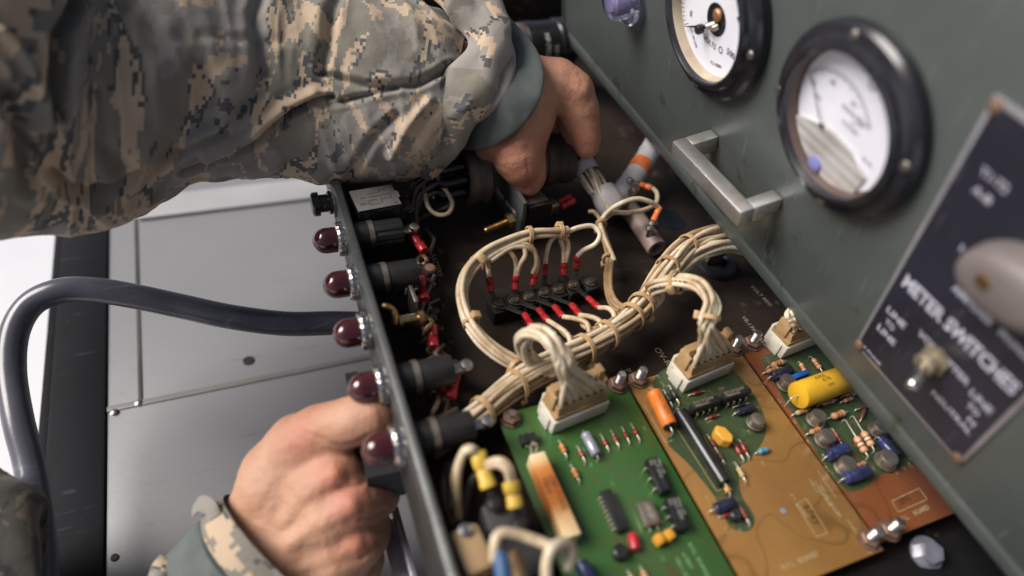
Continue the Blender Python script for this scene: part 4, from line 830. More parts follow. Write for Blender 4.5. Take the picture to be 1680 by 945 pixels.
# selector knob and toggle on the plate
kc = GL(-71, 108.5, 1.2); k_ = thing('selector_knob', 'large taupe pointed selector knob on the dark blue plate', 'knob', kc)
def knobring(h, s_, pt_=1.0):
    out = []
    for i in range(48):
        a = 2*math.pi*i/48; rx = 19*s_*(abs(math.cos(a))**.85)*(1 if math.cos(a) > 0 else -1); ry = 11*s_*math.sin(a); out.append(kc + (GR*.94 + GU*.18)*(-rx) + GU*ry + GN*h)
    return out
b = MB(); rs = [knobring(0,1.0),knobring(2,1.04),knobring(8,1.0),knobring(10.5,.93),knobring(12,.80),knobring(12.6,.5),knobring(12.8,.02)]; vs = sum(rs, [])
b.add(vs, [[i*48+k, i*48+(k+1)%48, (i+1)*48+(k+1)%48, (i+1)*48+k] for i in range(len(rs)-1) for k in range(48)]); build('knob_body', b, knob_m, k_, ang=40)
b = MB(); b.lathe(kc+GN*12.2+GR*(-6), GN, [(2.4,0),(2.4,1),(.01,1.2)], 18); build('set_screw', b, brass_m, k_)
tc_ = G(1531,592,3); tg = thing('toggle_switch', 'small bat toggle switch with a brass nut on the dark blue plate', 'toggle switch', tc_)
b = MB(); b.lathe(tc_-GN*2, GN, [(5.8,0),(5.8,2.4),(4.6,2.8)], 6); b.lathe(tc_, GN, [(4.2,0),(4.2,4.5),(3.2,5.2),(1,5.2)], 28); build('nut', b, pm('pale tarnished brass', (.36,.31,.22), (.24,.2,.14), 150, .45, metal=.6), tg)
te = G(1498,630,16); b = MB(); b.tube([tc_+GN*3, tc_+GN*5.5, te-(te-tc_).normalized()*3, te], [1.3,1.4,2.4,2.6], 18); b.lathe(te, te-tc_, [(2.6*math.cos(i*.26), 2.6*math.sin(i*.26)) for i in range(7)], 18); build('bat', b, chrome_m, tg)
# clear knob, top
cc = G(1032,-2,3); ck = thing('clear_cap', 'clear violet plastic cap on the meter panel at the top edge of the picture', 'cap', cc)
b = MB(); b.lathe(cc, GN, [(13.5,0),(14,1.5),(13.2,3.2),(10,4),(9.5,10),(8,12.5),(4,13.6),(.01,13.8)], 40); build('cap_body', b, clear_m, ck); b = MB(); b.lathe(cc, GN, [(5,.4),(5,9),(4,10),(.01,10)], 24); build('cap_core', b, pm('lilac core', (.46,.44,.60), (.3,.28,.42)), ck)
# ================================================================ test bank connector
NB, NT = W(852,394,FZ), W(859,334,20); zv = NT-NB; yv = V((0,68,0)); xn = V((-1,0,0))
t = thing('test_bank_bracket', 'dark upright TEST BANK plate carrying round connectors and a brass stud', 'bracket', NB)
b = MB(); b.box(NB, yv, zv, (2.4,0,0), .4); build('plate', b, plate_m, t)
b = MB(); ex = V((0,-1,0)); pn = yv.cross(zv); o_ = hit(815,314,pn,NT); o2_ = hit(848,355,pn,NT); b.text('TEST  BANK', o_+xn*.3, o2_-o_, xn.cross(o2_-o_), 3.6, .1, bold=.03, width=(o2_-o_).length); build('lettering', b, pm('bright white ink', (.85,.84,.8), (.7,.69,.66), 300, .5, bump=0), t, flat=True)
sp0, sp1 = W(838,361,8), W(795,379,4); b = MB(); prs = []; d_ = (sp1-sp0).length
for k in range(int(d_/.8)): prs += [(2.1, k*.8+.1), (1.75, k*.8+.5)]
b.lathe(sp0, sp1-sp0, prs+[(1.6,d_),(.01,d_+.1)], 18); o = build('brass_stud', b, brass_m, t, ang=60); b = MB(); b.lathe(sp0, sp1-sp0, [(4.2,-1.5),(4.2,2.2),(3,2.6)], 6); build('nut', b, brass_m, o)
b = MB(); q = W(828,292,24); b.lathe(NT+yv*.52-zv*.12+xn*0, xn, [(1.6,0),(1.6,.6),(.01,1)], 14); build('screw', b, steel_m, t)
# left connector shell with sleeved wires
lc = W(783,287,16); c1 = thing('round_connector', 'large round connector with black sleeved wires on the left of the TEST BANK plate', 'connector', lc, 'round connectors gripped by the hand')
b = MB(); b.lathe(lc, xn, [(13,-4.5),(15.5,-4),(16.5,-3.4),(16.5,-1),(15.2,0),(15.2,3),(16.2,3.6),(16.2,8),(14.8,9),(13.2,9),(12.8,6)], 48); build('shell', b, braid_m, c1, ang=25)
for k in range(8):
    a = k*math.pi*2/8+.3; off = V((0, math.cos(a)*9.5, math.sin(a)*9.5)); p = lc+off
    b = MB(); b.tube(smooth_path([p+xn*8, p+xn*14+off*.05, p+xn*21+off*.02+V((0,0,-1)), p+xn*25-off*.15], 4), [2.6]*13, 12); o = build('sleeve', b, gloss_m, c1)
    wire([p+xn*24-off*.15, p+xn*29-off*.35+V((0,-1,-2)), p+xn*36-off*.5+V((0,-3*k*.3,-8)), p+xn*40+V((0,-6-k,-22))], 1.2, dwire_m, c1)
lw = thing('wire_loop', 'loose cream wire hanging in a loop left of the round connector under the sleeve', 'wire', W(715,330,12))
wire([W(*q) for q in [(718,285,20),(722,300,18),(735,318,14),(742,335,12),(735,350,10),(718,352,9),(703,340,10),(697,318,12),(694,300,14)]], 1.25, wire_m, lw)
wire([W(*q) for q in [(700,308,12),(715,302,12),(735,308,11),(743,325,9),(735,338,6),(715,347,2),(690,358,-2),(680,372,-6)]], 1.25, dwire_m, lw)
# right connector
rc_ = W(893,262,16); c2 = thing('round_connector', 'dark round connector with striped cream wires leaving it toward the white sleeving', 'connector', rc_, 'round connectors gripped by the hand')
b = MB(); b.lathe(rc_, V((1,0,0)), [(13,-14),(14.4,-12),(14.4,-4),(15.4,-3),(15.4,3),(14.4,4),(14.4,9),(15.2,10),(15.2,14),(13.6,15),(12,15),(11.8,11)], 48); build('shell', b, braid_m, c2, ang=25)
bundle([rc_+V((9,0,2)), rc_+V((19,0,4)), W(945,258,16), W(962,282,14), W(980,308,12), W(994,330,9), W(1003,348,4)], 9, 5.6, 1.35, wwire_m, c2, twist=.05, seed=12)
sl_ = thing('white_sleeving', 'white sleeving with a black band round the striped wires beside the fingertips', 'cable sleeving', W(975,300,12))
b = MB(); b.tube(smooth_path([W(945,256,16), W(954,268,15), W(966,286,13)], 4), [8.0,8.0,8.0,7.8,7.6,7.6,7.4,7.2,7.0], 24, caps=False); b.tube(smooth_path([W(945,256,16), W(954,268,15), W(966,286,13)], 4), [7.2]*9, 24, caps=False); build('sleeve', b, tube_m, sl_)
b = MB(); b.tube(smooth_path([W(988,312,10), W(996,326,8), W(1006,342,4)], 4), [7.4,7.6,7.8,8.2,8.4,8.5,8.5,8.4,8.2], 24, caps=False); b.tube(smooth_path([W(988,312,10), W(1006,342,4)], 8), [6.9]*9, 24, caps=False); build('sleeve', b, tube_m, sl_)
tie(W(954,268,15), W(966,286,13)-W(945,256,16), 8.3, sl_, 3.4, gloss_m, squash=.95, ang=2.6)
# tubes
wt = thing('white_tube', 'bent white tube with an orange band rising behind the striped wires', 'tube', W(1030,300,6))
tp_ = smooth_path([W(1085,215,16), W(1068,245,14), W(1048,278,10), W(1030,303,6), W(1008,330,2)], 6)
b = MB(); b.tube(tp_, [6.4+.35*math.sin(i*1.1)**4 for i in range(len(tp_))], 28); build('tube_body', b, tube_m, wt)
b = MB(); b.tube(tp_[10:14], [6.75,7.0,7.0,6.75], 28); build('orange_band', b, orange_m, wt)
b = MB(); q = W(1040,312,12); b.lathe(q, (.3,-.3,1), [(2.6,-3),(2.6,1),(2.9,1.2),(2.6,2.4),(.01,2.6)], 8); build('clamp_screw', b, steel_m, wt)
pk = thing('pink_tube', 'pinkish grey tube with an open end lying on the chassis floor', 'tube', W(1050,370,0))
p0, p1_ = W(1020,325,-4), W(1078,408,-4); d = (p1_-p0).normalized(); Lk = (p1_-p0).length
b = MB(); b.lathe(p0, d, [(5.8,0),(5.9,2),(5.8,Lk*.4),(5.9,Lk-.6),(5.5,Lk),(3.7,Lk),(3.5,Lk-10),(.01,Lk-10)], 32); build('tube_body', b, pink_m, pk)
b = MB(); q = W(1072,366,10); b.cyl(q-V((0,0,10)), q, 1.8, 1.8, 12); b.lathe(q-V((0,0,1)), (0,0,1), [(2.9,0),(2.9,1.6),(2,2.4),(.01,2.5)], 6); build('clamp_screw', b, steel_m, pk)
# black relay next to the plate
a, c, d = W(868,341,14), W(909,331,14), W(852,315,14); X = c-a; Y = d-a; Y = Y-X*(Y.dot(X)/X.dot(X))
rl = thing('relay_box', 'black relay box with a brown label on top beside the TEST BANK plate', 'relay', a)
b = MB(); b.box(a-V((0,0,25)), X, Y, (0,0,25), .9); build('relay_body', b, gloss_m, rl); b = MB(); b.box(a+X*.06+Y*.16, X*.8, Y*.8, (0,0,.3), .1); build('label', b, brownlab_m, rl)
b = MB(); b.box(a+X*1.0+Y*.2-V((0,0,13)), X*.45, Y*.5, (0,0,7), .6); build('terminal', b, steel_m, rl)
for i in (0,1): 
    a2 = a+X*1.4+Y*(.2+.3*i)-V((0,0,8)); c2_ = a2 + V((11,3.0,1.0)); o = build('crimp_terminal', crimp_mb(c2_, a2+V((2,0,0)), 2.3), red_m, rl, ang=50)
wire([W(*q) for q in [(966,347,9),(975,348,10),(982,356,9),(986,366,8)]], 1.3, old_wire, br)
# brass coil and bracket between lamps two and four
cb = thing('coil_bracket', 'grey bracket with a brass wire coil between the lamp sockets', 'switch bracket', W(665,530,10))
b = MB(); a = W(640,535,10); b.box(W(642,545,0)-V((0,1,0)), (15,0,0), (0,2,0), (0,0,10), .5); b.box(W(678,530,0), (2,0,0), (0,11,0), (0,0,15), .5); build('bracket', b, steel_m, cb)
pts = [W(628,502,22), W(636,503,22), W(644,508,20), W(648,518,18), W(648,530,15)]; b = MB(); b.tube(smooth_path(pts,5), 1.5, 12); build('brass_spring', b, brass_m, cb)
b = MB(); q = W(652,528,14); b.lathe(q, (1,0,0), [(1.2,0),(3,.6),(3,2),(1.6,2.6),(1.6,9),(3.4,9.5),(3.4,12),(1,12.4)], 20); build('contact', b, brass_m, cb)
# crimps and small dark wires beside the lamp sockets
sw = thing('lamp_wiring', 'tangle of dusty dark wires and red crimps beside the lamp sockets', 'wiring', W(700,520,-4))
for pa, pb, z in (((697,412),(676,386),10),((697,492),(691,452),4),((712,570),(710,535),2),((722,641),(738,612),6),((739,652),(748,616),6),((690,320),(672,330),6),((700,300),(682,292),8)): 
    a, c = W(*pa, z), W(*pb, z); o = build('crimp_terminal', crimp_mb(a, c, 2.7), red_m if pa[1] > 330 else darkred_m, sw, ang=50); build('lug', lug_mb(c, c-a, L=5), steel_m if pa[1] == 412 else dark_lug, o)
rnd = random.Random(4)
for k in range(30):
    y0 = rnd.uniform(360, 680); x0 = 690+(y0-360)*.17+rnd.uniform(-22,8); y1 = y0+rnd.uniform(20,70); x1 = x0+rnd.uniform(-30,14)-10
    z0 = rnd.uniform(-9,2)
    wire([W(x0,y0,z0), W((x0+x1)/2+rnd.uniform(-14,14),(y0*2+y1)/3,z0+rnd.uniform(0,5)), W((x0+x1)/2+rnd.uniform(-12,12),(y0+y1*2)/3,z0+rnd.uniform(0,5)), W(x1,y1,z0-2)], 1.15, dwire_m if k % 4 else old_wire, sw)
for px, py in ((690,450),(691,468),(712,512),(715,540),(733,597),(752,612),(776,706)):
    q = W(px, py, -2); b = MB(); b.lathe(q, (.2,.1,1), [(3.0,-6),(3.0,0),(2.6,1.4),(.01,1.5)], 12); build('terminal', b, dark_lug, sw)
# ================================================================ lower left compartment
rb_ = thing('relay_box', 'dark grey relay block below the yellow crimps in the near left corner', 'relay', W(820,860,6))
a, c, d = W(803,876,14), W(872,858,14), W(764,834,14); X = c-a; Y = d-a; Y = Y-X*(Y.dot(X)/X.dot(X))
b = MB(); b.box(a-V((0,0,24)), X, Y, (0,0,24), 1.5); b.box(a-V((0,16,26)), X*1.15, (0,16,0), (0,0,20), 1.5); build('relay_body', b, pm('dull dark casing', (.045,.042,.046), (.028,.026,.028), 60, .6), rb_)
ab = thing('amber_relay', 'amber translucent relay case in the near left corner beside the lamp strip', 'relay', W(785,895,12))
a, c, d = W(768,948,20), W(818,925,20), W(752,864,20); X = c-a; Y = d-a; Y = Y-X*(Y.dot(X)/X.dot(X)); b = MB(); b.box(a-V((0,0,26)), X, Y, (0,0,26), 2.5); build('case', b, amber_m, ab); b = MB(); b.box(a+X*.2+Y*.15-V((0,0,22)), X*.55, Y*.6, (0,0,17), 1.5); build('coil', b, pm('pink brown coil', (.5,.25,.18), (.32,.15,.1)), ab)
b = MB(); b.lathe(a+X*.5+Y*.86, (0,0,1), [(2.6,0),(2.5,1.2),(.01,2.0)], 18); build('screw', b, chrome_m, ab)
yc = thing('yellow_crimps', 'blurred bundle of cream wires ending in yellow crimps in the near left corner', 'crimped wires', W(800,790,16))
for pa, pb, z in (((783,742),(802,800),24),((838,790),(846,832),24)): a, c = W(*pa, z), W(*pb, z-5); o = build('crimp_terminal', crimp_mb(a, c, 3.5), yellow_m, yc, ang=50); build('lug', lug_mb(c, c-a, L=6, w=3), dark_lug, o)
for q in ([(783,744,24),(775,736,26),(762,740,26),(752,770,20),(750,810,12),(752,850,4)],[(783,744,24),(772,738,27),(758,748,24),(746,785,14),(742,830,2)],[(838,792,24),(832,772,28),(818,762,28),(803,765,24),(795,775,14)],[(840,792,24),(836,768,28),(820,756,29),(800,762,24),(790,780,12)],[(795,770,10),(775,790,10),(765,815,6),(760,845,0)],[(735,760,0),(728,790,2),(732,830,0),(742,860,-4)],[(745,755,4),(740,780,4),(748,820,2),(756,840,-2)]): wire([W(*p) for p in q], 1.7, wire_m if q[0][2] > 20 else dwire_m, yc)
nw = thing('near_wires', 'blurred cream, green and blue wires crossing the bottom edge beside the green board', 'wires', W(860,890,26))
wire([W(*p) for p in [(812,918,30),(812,892,33),(820,876,34),(845,876,33),(880,887,32),(905,897,32),(925,905,28)]], 1.9, wire_m, nw); wire([W(*p) for p in [(897,960,28),(897,925,32),(905,900,34),(925,890,32),(938,900,28),(930,935,24)]], 1.9, wwire_m, nw); wire([W(*p) for p in [(905,898,30),(920,905,30),(928,925,24)]], 1.2, green_wire, nw)
wire([W(*p) for p in [(818,905,31),(824,930,30),(828,965,28)]], 2.9, pm('blue wire sleeve', (.05,.12,.25), (.03,.08,.17)), nw); wire([W(*p) for p in [(838,905,20),(850,930,18),(858,960,14)]], 3.0, old_wire, nw)
# ================================================================ dark box held by the fist
a, c, d = W(602,783,-8), W(668,769,-8), W(566,616,-8); X = c-a; Y = d-a; Y = Y-X*(Y.dot(X)/X.dot(X))
bxh = thing('metal_bracket', 'black metal bracket with worn bright edges held in the fist under the lamp strip', 'bracket', a)
b = MB(); cr = [W(602,784,-8), W(668,770,-8), W(634,602,-8), W(566,616,-8)]; b.prism([q-V((0,0,22)) for q in cr], (0,0,22)); b.prism([cr[3], cr[3]+(cr[2]-cr[3])*.3, cr[3]+(cr[2]-cr[3])*.3+(cr[0]-cr[3])*.3, cr[3]+(cr[0]-cr[3])*.3], (0,0,1.4)); build('bracket_body', b, pm('chipped black paint', (.02,.02,.022), (.03,.03,.03), 60, .35, spots=(70, .60, (.32,.31,.28))), bxh)
# ---- bottom right corner box and bolt
q = W(1518,908,-6); nb = thing('bright_bolt', 'blurred bright bolt head on the dark frame below the boards', 'bolt', q)
b = MB(); ax = V((-.1,-.25,1)).normalized(); b.lathe(q, ax, [(7,0),(7,1),(5,1.2)], 32); b.lathe(q+ax*1, ax, [(5.0,0),(5.2,3.6),(4.6,4.6),(3,4.8),(.01,4.8)], 6); build('bolt_head', b, pm('bright zinc bolt', (.55,.55,.60), (.3,.3,.34), 120, .32, metal=.75), nb, ang=20)
b = MB(); b.box((-104,-260,FZ-44), (500,0,0), (0,108,0), (0,0,12), 2); o = build('frame_rail', b, rail_m, ch)
# ================================================================ top: black cylinder, pink lens
q0, q1 = W(796,84,20), W(930,70,20); ax = (q1-q0).normalized(); Lc = (q1-q0).length; Rr = 18.0
bc = thing('black_cylinder', 'ribbed black cylinder with white part number behind the cuff', 'capacitor', q0)
b = MB(); b.lathe(q0, ax, [(Rr-1.5,0),(Rr-1.5,Lc*.42),(Rr-.5,Lc*.43),(Rr-.5,Lc*.53),(Rr-1,Lc*.54),(Rr-1,Lc*.80),(Rr,Lc*.82),(Rr,Lc*.97),(Rr-1,Lc),(.01,Lc)], 64); build('cylinder_body', b, gloss_m, bc, ang=20)
b = MB(); b.lathe(q0, ax, [(Rr-1.3,Lc*.1),(Rr-1.3,Lc*.41)], 64); build('wrapped_label', b, pm('brown wrap', (.11,.085,.07), (.06,.05,.04), 60, .35), bc)
fx = frame(ax); view = (CAM-(q0+q1)*.5); view = (view-ax*view.dot(ax)).normalized(); side = ax.cross(view)
for s_, f0, sz in (('NP-79Z64R', .60, 4.6), ('NF 22', .70, 4.6)):
    tb2 = MB(); tb2.text(s_, (0,0,0), (1,0,0), (0,1,0), sz, .0, align='CENTER', bold=.04); b = MB(); vs = []
    for p in tb2.v: an = p.x/(Rr-1) + (-.15 if sz else 0) + (0.55 if s_[0:2] == 'NF' else .35); vs.append(q0 + ax*(Lc*f0+p.y) + (view*math.cos(an) - side*math.sin(an)*-1)*(Rr-.92))
    b.add(vs, tb2.f); build('lettering', b, white_ink, bc, flat=True)
pl = thing('pink_lamp', 'pink translucent plastic covers at the top edge of the picture behind the cuff', 'lamp cover', W(840,0,-10))
for px, py, r in ((805,0,13),(868,-2,15),(905,-6,9)): q = W(px, py, 0); b = MB(); b.lathe(q-V((0,0,6)), (0,-.5,1), [(r,0),(r,8),(r*.9,11),(r*.6,13),(.01,14)], 32); build('cover', b, pink_glass, pl)
b = MB(); q = W(862,6,-16); b.cbox(q, (75,0,0), (0,40,0), (0,0,6), 2); build('base', b, pm('pink backing', (.45,.28,.32), (.34,.2,.25), 30, .5), pl)
# ================================================================ the person
def sdf_mesh(cones, k=4.0, res=1.15, cuts=(), noise_amp=0.0):
    """rounded cones blended smoothly into one skin, meshed with surface nets; all in mm"""
    P = np.array([list(a)+[r]+list(c)+[s] for a, r, c, s in cones], float)
    lo = np.minimum((P[:,0:3]-P[:,3:4]).min(0), (P[:,4:7]-P[:,7:8]).min(0))-4; hi = np.maximum((P[:,0:3]+P[:,3:4]).max(0), (P[:,4:7]+P[:,7:8]).max(0))+4
    ns = np.ceil((hi-lo)/res).astype(int)+1
    gx, gy, gz = [lo[i]+res*np.arange(ns[i]) for i in range(3)]
    X, Y, Z = np.meshgrid(gx, gy, gz, indexing='ij'); D = None
    def cone(a, r, c, s_):
        a, c = np.array(a, float), np.array(c, float); d = c-a; L2 = max(1e-9, d@d)
        t = np.clip(((X-a[0])*d[0]+(Y-a[1])*d[1]+(Z-a[2])*d[2])/L2, 0, 1)
        return np.sqrt((X-a[0]-t*d[0])**2+(Y-a[1]-t*d[1])**2+(Z-a[2]-t*d[2])**2) - (r+(s_-r)*t)
    for item in cones:
        c_ = cone(*item)
        if D is None: D = c_
        else:
            h = np.maximum(k-np.abs(D-c_), 0)/k; D = np.minimum(D, c_) - h*h*k*.25
    for a, r, c, s_, kk in cuts:
        c_ = -cone(a, r, c, s_); h = np.maximum(kk-np.abs(D-c_), 0)/kk; D = np.maximum(D, c_) + h*h*kk*.25
    neg = D < 0; c8 = np.zeros(tuple(np.array(D.shape)-1), int)
    for i in (0,1):
        for j in (0,1):
            for l in (0,1): c8 += neg[i:i+c8.shape[0], j:j+c8.shape[1], l:l+c8.shape[2]]
    act = (c8 > 0) & (c8 < 8); idx = -np.ones(c8.shape, int); cells = np.argwhere(act); idx[act] = np.arange(len(cells))
    acc = np.zeros((len(cells),3)); cnt = np.zeros(len(cells))
    corners = [(i,j,l) for i in (0,1) for j in (0,1) for l in (0,1)]
    for a in corners:
        for ax in range(3):
            if a[ax]: continue
            b_ = list(a); b_[ax] = 1
            da = D[tuple((cells+np.array(a)).T)]; db2 = D[tuple((cells+np.array(b_)).T)]
            cr = (da < 0) != (db2 < 0); t = np.where(cr, da/(da-db2+1e-12), 0)
            p = np.tile(np.array(a, float), (len(cells),1)); p[:,ax] += t; acc[cr] += p[cr]; cnt[cr] += 1
    vs = lo + res*(cells + acc/cnt[:,None]); fs = []
    for ax in range(3):
        o1, o2 = [i for i in range(3) if i != ax]
        sl0 = [slice(None)]*3; sl1 = [slice(None)]*3; sl0[ax] = slice(0,-1); sl1[ax] = slice(1,None)
        E = np.argwhere(neg[tuple(sl0)] != neg[tuple(sl1)])
        E = E[(E[:,o1] > 0) & (E[:,o2] > 0) & (E[:,o1] < D.shape[o1]-1) & (E[:,o2] < D.shape[o2]-1)]
        q = []
        for u, v in ((0,0),(1,0),(1,1),(0,1)):
            e = E.copy(); e[:,o1] -= u; e[:,o2] -= v; q.append(idx[e[:,0], e[:,1], e[:,2]])
        q = np.stack(q, 1); q = q[(q >= 0).all(1)]; fs.append(q)
    return vs, np.concatenate(fs)
def arm_mesh(mb, joints, chains, k=4.5, cuts=(), res=1.1):
    cones = []
    for ch_ in chains:
        for (a, r), (c, s_) in zip(ch_, ch_[1:]): cones.append((joints(a), r, joints(c), s_))
    cu = [(joints(a), r, joints(c), s_, kk) for a, r, c, s_, kk in cuts]
    vs, fs = sdf_mesh(cones, k, res, cu); mb.add([V(v) for v in vs], [list(map(int, f)) for f in fs])
def proj(p):
    q = R3.transposed() @ (p-CAM); return q.x/q.z*F+CX, q.y/q.z*F+CY
def crease(p, LIST, lobe=.2, gain=1.0):
    x, y = proj(p); f = 0
    for pl_, w_, a in LIST:
        best = 1e9
        for (x0, y0), (x1, y1) in zip(pl_, pl_[1:]):
            dx, dy = x1-x0, y1-y0; t = max(0, min(1, ((x-x0)*dx+(y-y0)*dy)/(dx*dx+dy*dy))); best = min(best, math.hypot(x-x0-t*dx, y-y0-t*dy))
        if best < w_*3: f += gain*a*(math.exp(-(best/w_)**2) - lobe*math.exp(-((best-w_*1.6)/w_)**2))
    return f
J = lambda q: tuple(CP(*q))
person = thing('person', 'person in camouflage uniform reaching over the chassis and gripping the lamp strip', 'person', CP(-60, 560, 380))
body = MB()
D1 = (W(615,690,2)-CAM).dot(R3 @ V((0,0,1)))       # camera depth of the thumb tip
d = D1
# lower hand: fist with the thumb laid on the bracket
fist = [
 [((320,1090,d+40), 20), ((392,950,d+26), 20)],                                   # forearm to wrist
 [((408,885,d+20), 17), ((455,805,d+12), 16), ((500,757,d+12), 15)],              # carpus, thumb side
 [((405,925,d+22), 19), ((465,862,d+12), 17), ((525,798,d+6), 13.5), ((549,777,d+4), 11.4)],       # index metacarpal
 [((405,940,d+20), 19), ((475,905,d+8), 16.5), ((545,850,d+2), 12.5), ((576,827,d+1), 10.8)],      # middle metacarpal
 [((410,960,d+20), 19), ((485,958,d+9), 15.5), ((552,912,d+3), 12), ((583,892,d+3), 10.6)],      # ring metacarpal
 [((410,990,d+22), 18), ((490,1000,d+13), 14), ((545,968,d+8), 11), ((572,948,d+8), 9.8)],    # little metacarpal
 [((549,777,d+5), 11), ((576,770,d+18), 9.4), ((590,772,d+30), 8.4), ((596,800,d+44), 7.4)],                         # index, going down behind the bracket
 [((576,827,d+2), 10.4), ((600,818,d+8), 9.6), ((618,813,d+15), 9.0)], [((618,813,d+15), 9.0), ((618,806,d+32), 8.0), ((600,795,d+44), 7.2)],
 [((583,892,d+4), 10.2), ((600,880,d+12), 9.2), ((608,868,d+21), 8.4)], [((608,868,d+21), 8.4), ((606,862,d+36), 7.8), ((590,850,d+46), 7.2)],
 [((572,948,d+9), 9.4), ((590,932,d+15), 8.6), ((598,918,d+23), 7.8)], [((598,918,d+23), 7.8), ((596,910,d+38), 7.2), ((580,900,d+46), 6.6)],
 [((452,775,d+14), 14.5), ((490,730,d+10), 12.6), ((526,708,d+6), 10.8)],                           # thumb metacarpal
 [((526,708,d+6), 10.6), ((556,698,d+3), 9.7), ((586,689,d+1), 9.3), ((608,682,d+1), 8.6), ((616,680,d+2), 7.6)],       # thumb
 [((470,850,d-4), 2.0), ((550,780,d-6), 2.4)], [((480,890,d-8), 2.2), ((576,828,d-8), 2.6)], [((490,930,d-5), 2.0), ((583,893,d-6), 2.4)],  # tendons
]
cuts = []
HC = [([(520,716),(545,729),(562,733),(590,724),(604,716)],4,-2.2),([(476,712),(500,724),(520,737)],2.6,-.7),([(488,700),(514,716),(536,728)],2.6,-.8),([(470,730),(496,738),(515,748)],2.4,-.45),([(598,656),(603,680),(602,704)],2.2,-.6),([(607,658),(612,682),(610,702)],2.2,-.7),([(590,662),(593,685),(590,708)],2.2,-.35),
 ([(560,801),(587,797),(606,785)],4,-2.6),([(594,853),(612,847),(632,836)],4,-2.6),([(594,916),(610,905),(624,888)],4,-2.4),([(496,832),(536,806),(566,801)],9,-1.3),([(500,888),(556,862),(596,852)],9,-1.3),([(510,938),(556,926),(594,914)],8,-1.1),
 ([(440,800),(490,832),(528,872),(540,915)],4.5,.8),([(420,860),(470,884),(515,934)],4.5,.7),([(530,790),(545,770),(560,765)],3,.3),([(560,815),(575,808),(590,812)],2,-.35),([(570,835),(585,842),(592,850)],2,-.3),([(545,762),(556,770),(566,780)],2,-.3),([(575,880),(586,884),(596,892)],2,-.3),
 ([(812,240),(820,258)],2.5,-.9),([(800,262),(816,270),(834,279)],2.6,-.9),([(822,232),(834,250)],2.2,-.5),([(864,262),(868,280),(867,310)],3.6,-1.8),([(928,190),(942,200),(956,199)],2.2,-.35),([(926,202),(942,214),(964,210)],2.2,-.5),([(936,218),(950,224),(966,225)],2.2,-.25),([(946,176),(955,182),(964,180)],2.2,-.25),
 ([(888,152),(870,200),(858,238)],5,.9),([(880,108),(918,132),(944,148)],5,.7),([(905,150),(900,180),(885,200)],7,-1.0),([(944,146),(950,152)],7,1.0),([(842,180),(830,210),(826,230)],6,-.7)]
arm_mesh(body, J, fist, 4.2, cuts, .9); bodies = [body]; body = MB()
# upper hand: reaching over the round connectors
e = (W(868,290,26)-CAM).dot(R3 @ V((0,0,1))) - 4
reach = [
 [((640,110,e+16), 20), ((790,135,e+12), 20), ((850,155,e+5), 18)],
 [((845,150,e+5), 17), ((875,140,e+3), 15), ((912,138,e+3), 13), ((938,152,e+4), 11.6)],
 [((938,150,e+4), 11.0), ((950,182,e+7), 10.2), ((957,212,e+10), 8.4)], [((957,212,e+10), 8.4), ((962,232,e+12), 7.0), ((963,245,e+13), 5.4)],   # index finger over the connector
 [((946,147,e-3), 4.5), ((950,152,e-3), 4.5)],
 [((905,140,e+16), 11), ((930,165,e+22), 9), ((940,200,e+28), 8), ((944,226,e+28), 7.2)],
 [((890,150,e+22), 11), ((915,175,e+32), 9), ((925,205,e+38), 7.6)], [((870,170,e+24), 10), ((895,200,e+36), 8), ((905,225,e+40), 6.8)],
 [((860,155,e+3), 17.5), ((862,190,e+2), 15.5), ((852,225,e+0), 14), ((846,245,e+0), 13)],
 [((835,175,e+1), 16), ((820,212,e+1), 12.5), ((812,235,e+2), 10), ((800,244,e+5), 7)],
 [((846,242,e+0), 13), ((850,264,e+0), 11.4), ((856,278,e+1), 9.2)],
 [((862,240,e+5), 11), ((870,268,e+6), 7.4), ((873,290,e+7), 6.6), ((868,304,e+8), 6.0)],           # thumb
 [((850,290,e+6), 5), ((858,300,e+8), 4.4)],
 [((880,112,e-9), 1.6), ((930,142,e-5), 2.0)], [((866,150,e-13), 1.8), ((852,232,e-13), 2.2)], [((885,160,e-11), 1.4), ((868,236,e-9), 1.6)],
]
rc2 = []
arm_mesh(body, J, reach, 4.0, rc2, .95)
bodies.append(body)
for body in bodies:
  tmp = bmesh.new(); vv = [tmp.verts.new(q) for q in body.v]
  for f in body.f:
      try: tmp.faces.new([vv[i] for i in f])
      except ValueError: pass
  bmesh.ops.recalc_face_normals(tmp, faces=tmp.faces[:]); bmesh.ops.smooth_vert(tmp, verts=tmp.verts[:], factor=.5, use_axis_x=True, use_axis_y=True, use_axis_z=True); tmp.normal_update()
  for i, q in enumerate(vv):
      if q.normal.dot((CAM-q.co).normalized()) > .05: body.v[i] = q.co + q.normal*crease(q.co, HC, .1, .26)
      else: body.v[i] = q.co.copy()
      body.v[i] = body.v[i] + q.normal*(.22*noise.noise(q.co*.25)+.10*noise.noise(q.co*.8))
  tmp.free()
  bo = build('arm', body, skin_m, person, ang=180)
  me = bo.data; at = me.attributes.new('blush', 'FLOAT', 'POINT'); org = V(bo['_w'])
  kn = [(J((552,778,d-6)), 11), (J((580,826,d-9)), 10), (J((588,892,d-6)), 10), (J((618,812,d+8)), 9), (J((616,682,d)), 10), (J((500,715,d)), 12), (J((942,152,e-3)), 10), (J((866,290,e)), 12), (J((830,240,e-10)), 14), (J((875,240,e)), 12), (J((905,110,e)), 12), (J((960,235,e)), 14)]
  vals = []
  for v in me.vertices:
      p = v.co/MM + org; q = 0.0
      for c, r in kn: q += math.exp(-(p-V(c)).length_squared/(r*r*.8))
      vals.append(min(1.0, q))
  at.data.foreach_set('value', vals)
